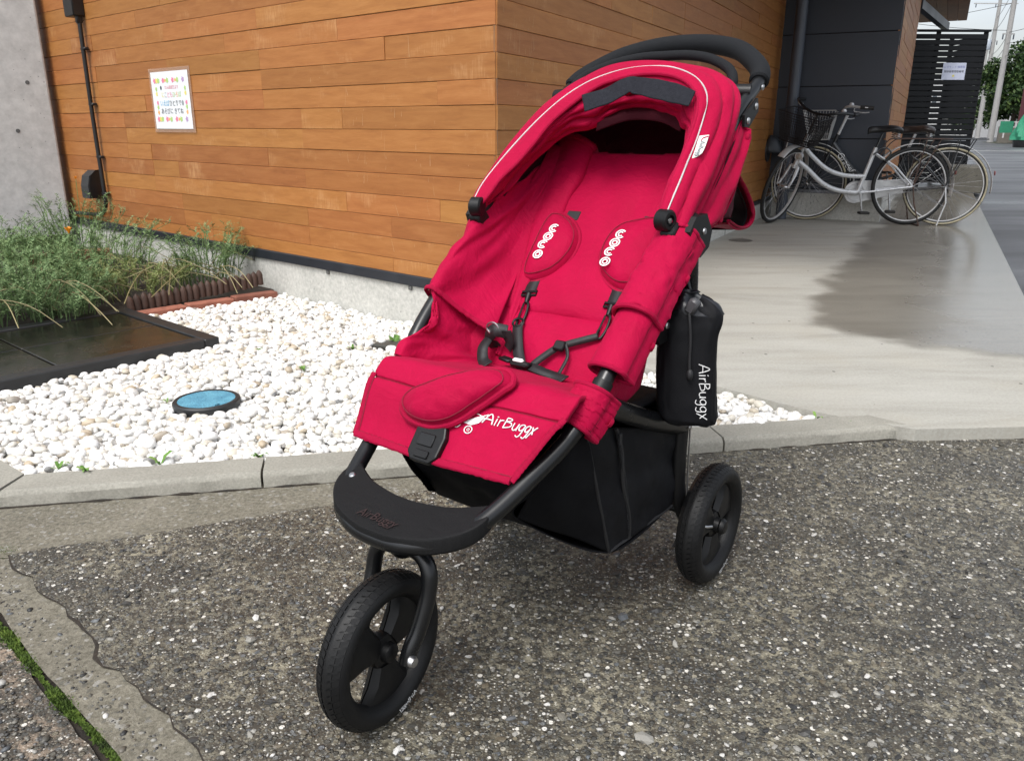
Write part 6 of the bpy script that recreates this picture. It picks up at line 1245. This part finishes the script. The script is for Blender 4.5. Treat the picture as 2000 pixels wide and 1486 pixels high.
pole((72.0, 131.0), 13.0, .3, 'thin distant utility pole seen just right of the fence', [(12.2, 1.0)])
def wire(a, b, sag, r, label):
    a, b = Vector(a), Vector(b); P = [a.lerp(b, k/24)-Vector((0, 0, sag*4*(k/24)*(1-k/24))) for k in range(25)]; o = MB().tube(P, r, 5, cap=False).build('overhead_wire', BLACKP); return tag(o, label, 'wire', 'overhead wires')
for k, dz in enumerate((10.4, 9.3, 7.1, 6.4, 5.6)): wire((33.4, 58.4, dz), (46.4, 83.5, dz+.7), .35, .018, '%s wire strung between the near pole and the transformer pole' % ('topmost', 'second', 'middle', 'fourth', 'lowest')[k])
for k, dz in enumerate((12.2, 9.3, 7.4)): wire((46.4, 83.5, dz), (72, 131, dz), .8, .022, '%s wire from the transformer pole to the distant pole' % ('topmost', 'middle', 'lowest')[k])
for k, (dz, ez) in enumerate(((10.4, 9.2), (9.3, 8.1), (7.1, 6.6), (6.4, 6.0), (5.6, 5.5))): wire((33.4, 58.4, dz), (25.0, 36.0, ez), .3, .016, '%s wire leaving the near pole towards the right edge' % ('topmost', 'second', 'middle', 'fourth', 'lowest')[k])
for k, (z0, z1) in enumerate(((8.9, 7.4), (10.0, 10.6), (7.2, 9.6))): wire((33.4, 58.4, z0), (18.0, 60.0, z1), .5, .016, '%s wire crossing from the near pole to the left' % ('falling', 'upper', 'rising')[k])
# trees with many leaf faces
def tree(name, p, h, r, label, n, seed, zc, leaf=.16, cols=((.010, .026, .008), (.028, .062, .016), (.075, .115, .03))):
    R_ = np.random.default_rng(seed); e = empty(name, (*p, 0), 0, label, 'tree'); tr = MB(); tr.tube([(0, 0, 0), (.1, 0, zc*.6), (0, .1, zc)], [.22, .16, .1], 8)
    for k in range(7): a = k*.9; tr.tube([(0, 0, zc*(.45+.05*k)), (math.cos(a)*r*.5, math.sin(a)*r*.5, zc*(.8+.05*k)), (math.cos(a)*r*.8, math.sin(a)*r*.8, zc+.1*k)], [.09, .06, .02], 6)
    tr.build('trunk', mat('bark', (.07, .055, .04), rough=.9) if 'bark' not in bpy.data.materials else bpy.data.materials['bark'], e)
    cl = 46; th = R_.uniform(0, 6.28, cl); u = R_.uniform(-1, 1, cl); rad = R_.uniform(.35, 1, cl)**.5; C = np.stack([np.cos(th)*np.sqrt(1-u*u)*rad*r, np.sin(th)*np.sqrt(1-u*u)*rad*r, u*rad*(h-zc)], 1)+[0, 0, zc]
    ci = R_.integers(0, cl, n); g = R_.normal(0, 1, (n, 3)); g /= np.linalg.norm(g, axis=1)[:, None]; pos = C[ci]+g*(R_.uniform(.3, 1, n)**.5)[:, None]*r*.30
    a = R_.normal(0, 1, (n, 3)); a /= np.linalg.norm(a, axis=1)[:, None]; b = np.cross(a, R_.normal(0, 1, (n, 3))); b /= np.linalg.norm(b, axis=1)[:, None]; s = leaf*R_.uniform(.6, 1.3, n)[:, None]
    V = np.stack([pos-a*s, pos+b*s*.5, pos+a*s, pos-b*s*.5], 1).reshape(-1, 3); link('crown', fast_mesh('crown', V, np.arange(n*4).reshape(-1, 4), leafmat('leaf_'+str(seed), *cols), False), e); return e
tree('broadleaf_tree', (37.3, 62.8), 6.4, 2.5, 'dense dark green tree beside the near utility pole', 9000, 3, 4.0)
tree('broadleaf_tree', (44.6, 71.0), 8.4, 3.0, 'taller light green tree at the right edge', 9000, 5, 6.0, .18, ((.02, .04, .01), (.05, .09, .02), (.11, .16, .05)))
tree('broadleaf_tree', (47.6, 87.0), 5.0, 2.2, 'small tree between the poles in the distance', 2500, 8, 2.8, .2)
HM = mat('maroon_wall', (.13, .018, .025), rough=.7); RFM = mat('roof_slate', (.10, .075, .07), rough=.6)
hs_ = empty('maroon_house', (31.5, 50.2, 0), -.25, 'maroon house with white drainpipe at the right edge', 'house'); MB().box((2.5, 2, 2.4), (5, 4, 4.8)).build('wall', HM, hs_, smooth=False)
MB().prism([(-.5, -.5, 3.55), (-.5, 1.2, 4.6), (5.5, 1.2, 4.6), (5.5, -.5, 3.55)], (0, 0, .14)).build('roof', RFM, hs_, smooth=False); MB().box((2.5, -.5, 3.5), (6.1, .14, .2)).build('gutter', WHITEP, hs_, smooth=False); MB().tube([(-.05, -.2, .3), (-.05, -.2, 3.4)], .07, 8).build('drainpipe', WHITEP, hs_)
MB().box((1.3, -.03, 1.7), (.9, .06, 1.2)).build('window', mat('far_window', (.12, .14, .16), rough=.1), hs_, smooth=False)
BW = concrete_mat('garden_wall', (.20, .185, .16), (.12, .11, .095), 1.2, .85, False)
o = MB().box((0, 0, 0), (9, .3, 1.1)).build('garden_wall', BW); o.location = (37.2, 55.5, .5); o.rotation_euler = (0, 0, -.25); tag(o, 'low grey garden wall in front of the maroon house', 'wall')
gn = empty('net_fence', (31.2, 53.2, 0), -.25, 'low fence with green netting before the garden wall', 'fence')
for x in (0, 1.2, 2.4): MB().box((x, 0, .9), (.08, .08, 1.1)).build('post', WHITEP, gn, smooth=False)
for x in (.1, 2.5): MB().box((x, -.03, 1.0), (.75, .04, .7)).build('net', mat('green_net', (.02, .22, .12), rough=.7) if 'green_net' not in bpy.data.materials else bpy.data.materials['green_net'], gn, smooth=False)
for z in (.75, 1.0, 1.3): MB().box((1.2, .02, z), (2.6, .04, .08)).build('rail', WHITEP, gn, smooth=False)
tp = MB(); n1 = 22; vs = []
for j in range(9):
    t = j/8
    for k in range(n1): a = 2*math.pi*k/n1; rr = (.55-.42*t**1.5)*(1+.18*math.sin(5*a+j)); vs.append((rr*math.cos(a), rr*math.sin(a), .35+1.25*t))
tp.add(vs, [(j*n1+k, j*n1+(k+1) % n1, (j+1)*n1+(k+1) % n1, (j+1)*n1+k) for j in range(8) for k in range(n1)]); ct = empty('covered_cart', (25.8, 42.2, 0), 0, 'dark object under a green cover at the right edge of the street', 'cover'); tp.build('green_cover', bpy.data.materials['green_net'], ct); MB().lathe([(.4, 0), (.46, .3), (.4, .6)], (0, 0, 0), (0, 0, 1), 12).build('base', BLACKP, ct)
def far_house(p, d, label, c, nw): 
    e = empty('far_house', (*p, 0), .2, label, 'house', 'pale houses far down the street'); MB().box((0, 0, d[2]/2), d).build('wall', mat('far_wall_%d' % nw, c, rough=.8), e, smooth=False); MB().box((0, 0, d[2]+.15), (d[0]+.6, d[1]+.6, .3)).build('roof', RFM, e, smooth=False)
    for k in range(nw): MB().box((-d[0]/2+d[0]*(k+.5)/nw, -d[1]/2-.03, d[2]*.6), (d[0]/nw*.5, .06, 1.3)).build('window', bpy.data.materials['far_window'], e, smooth=False)
far_house((67, 118), (9, 8, 7.5), 'pale house behind the poles down the street', (.62, .62, .6), 3); far_house((56, 94), (7, 6, 6.0), 'light grey house behind the trees', (.5, .5, .5), 2); far_house((60.0, 78), (8, 7, 9.0), 'white apartment block above the trees', (.65, .65, .64), 4); far_house((66.5, 142), (8, 8, 9), 'white house at the far end of the street', (.7, .7, .7), 5)
# hedge-like verge along the street
sheet('verge', [(33.9, 60.5), (31.0, 53.5), (60, 46), (60, 80)], -.004, mat('verge_green', (.05, .06, .03), (.03, .03, .02), rough=.95, scale=2))
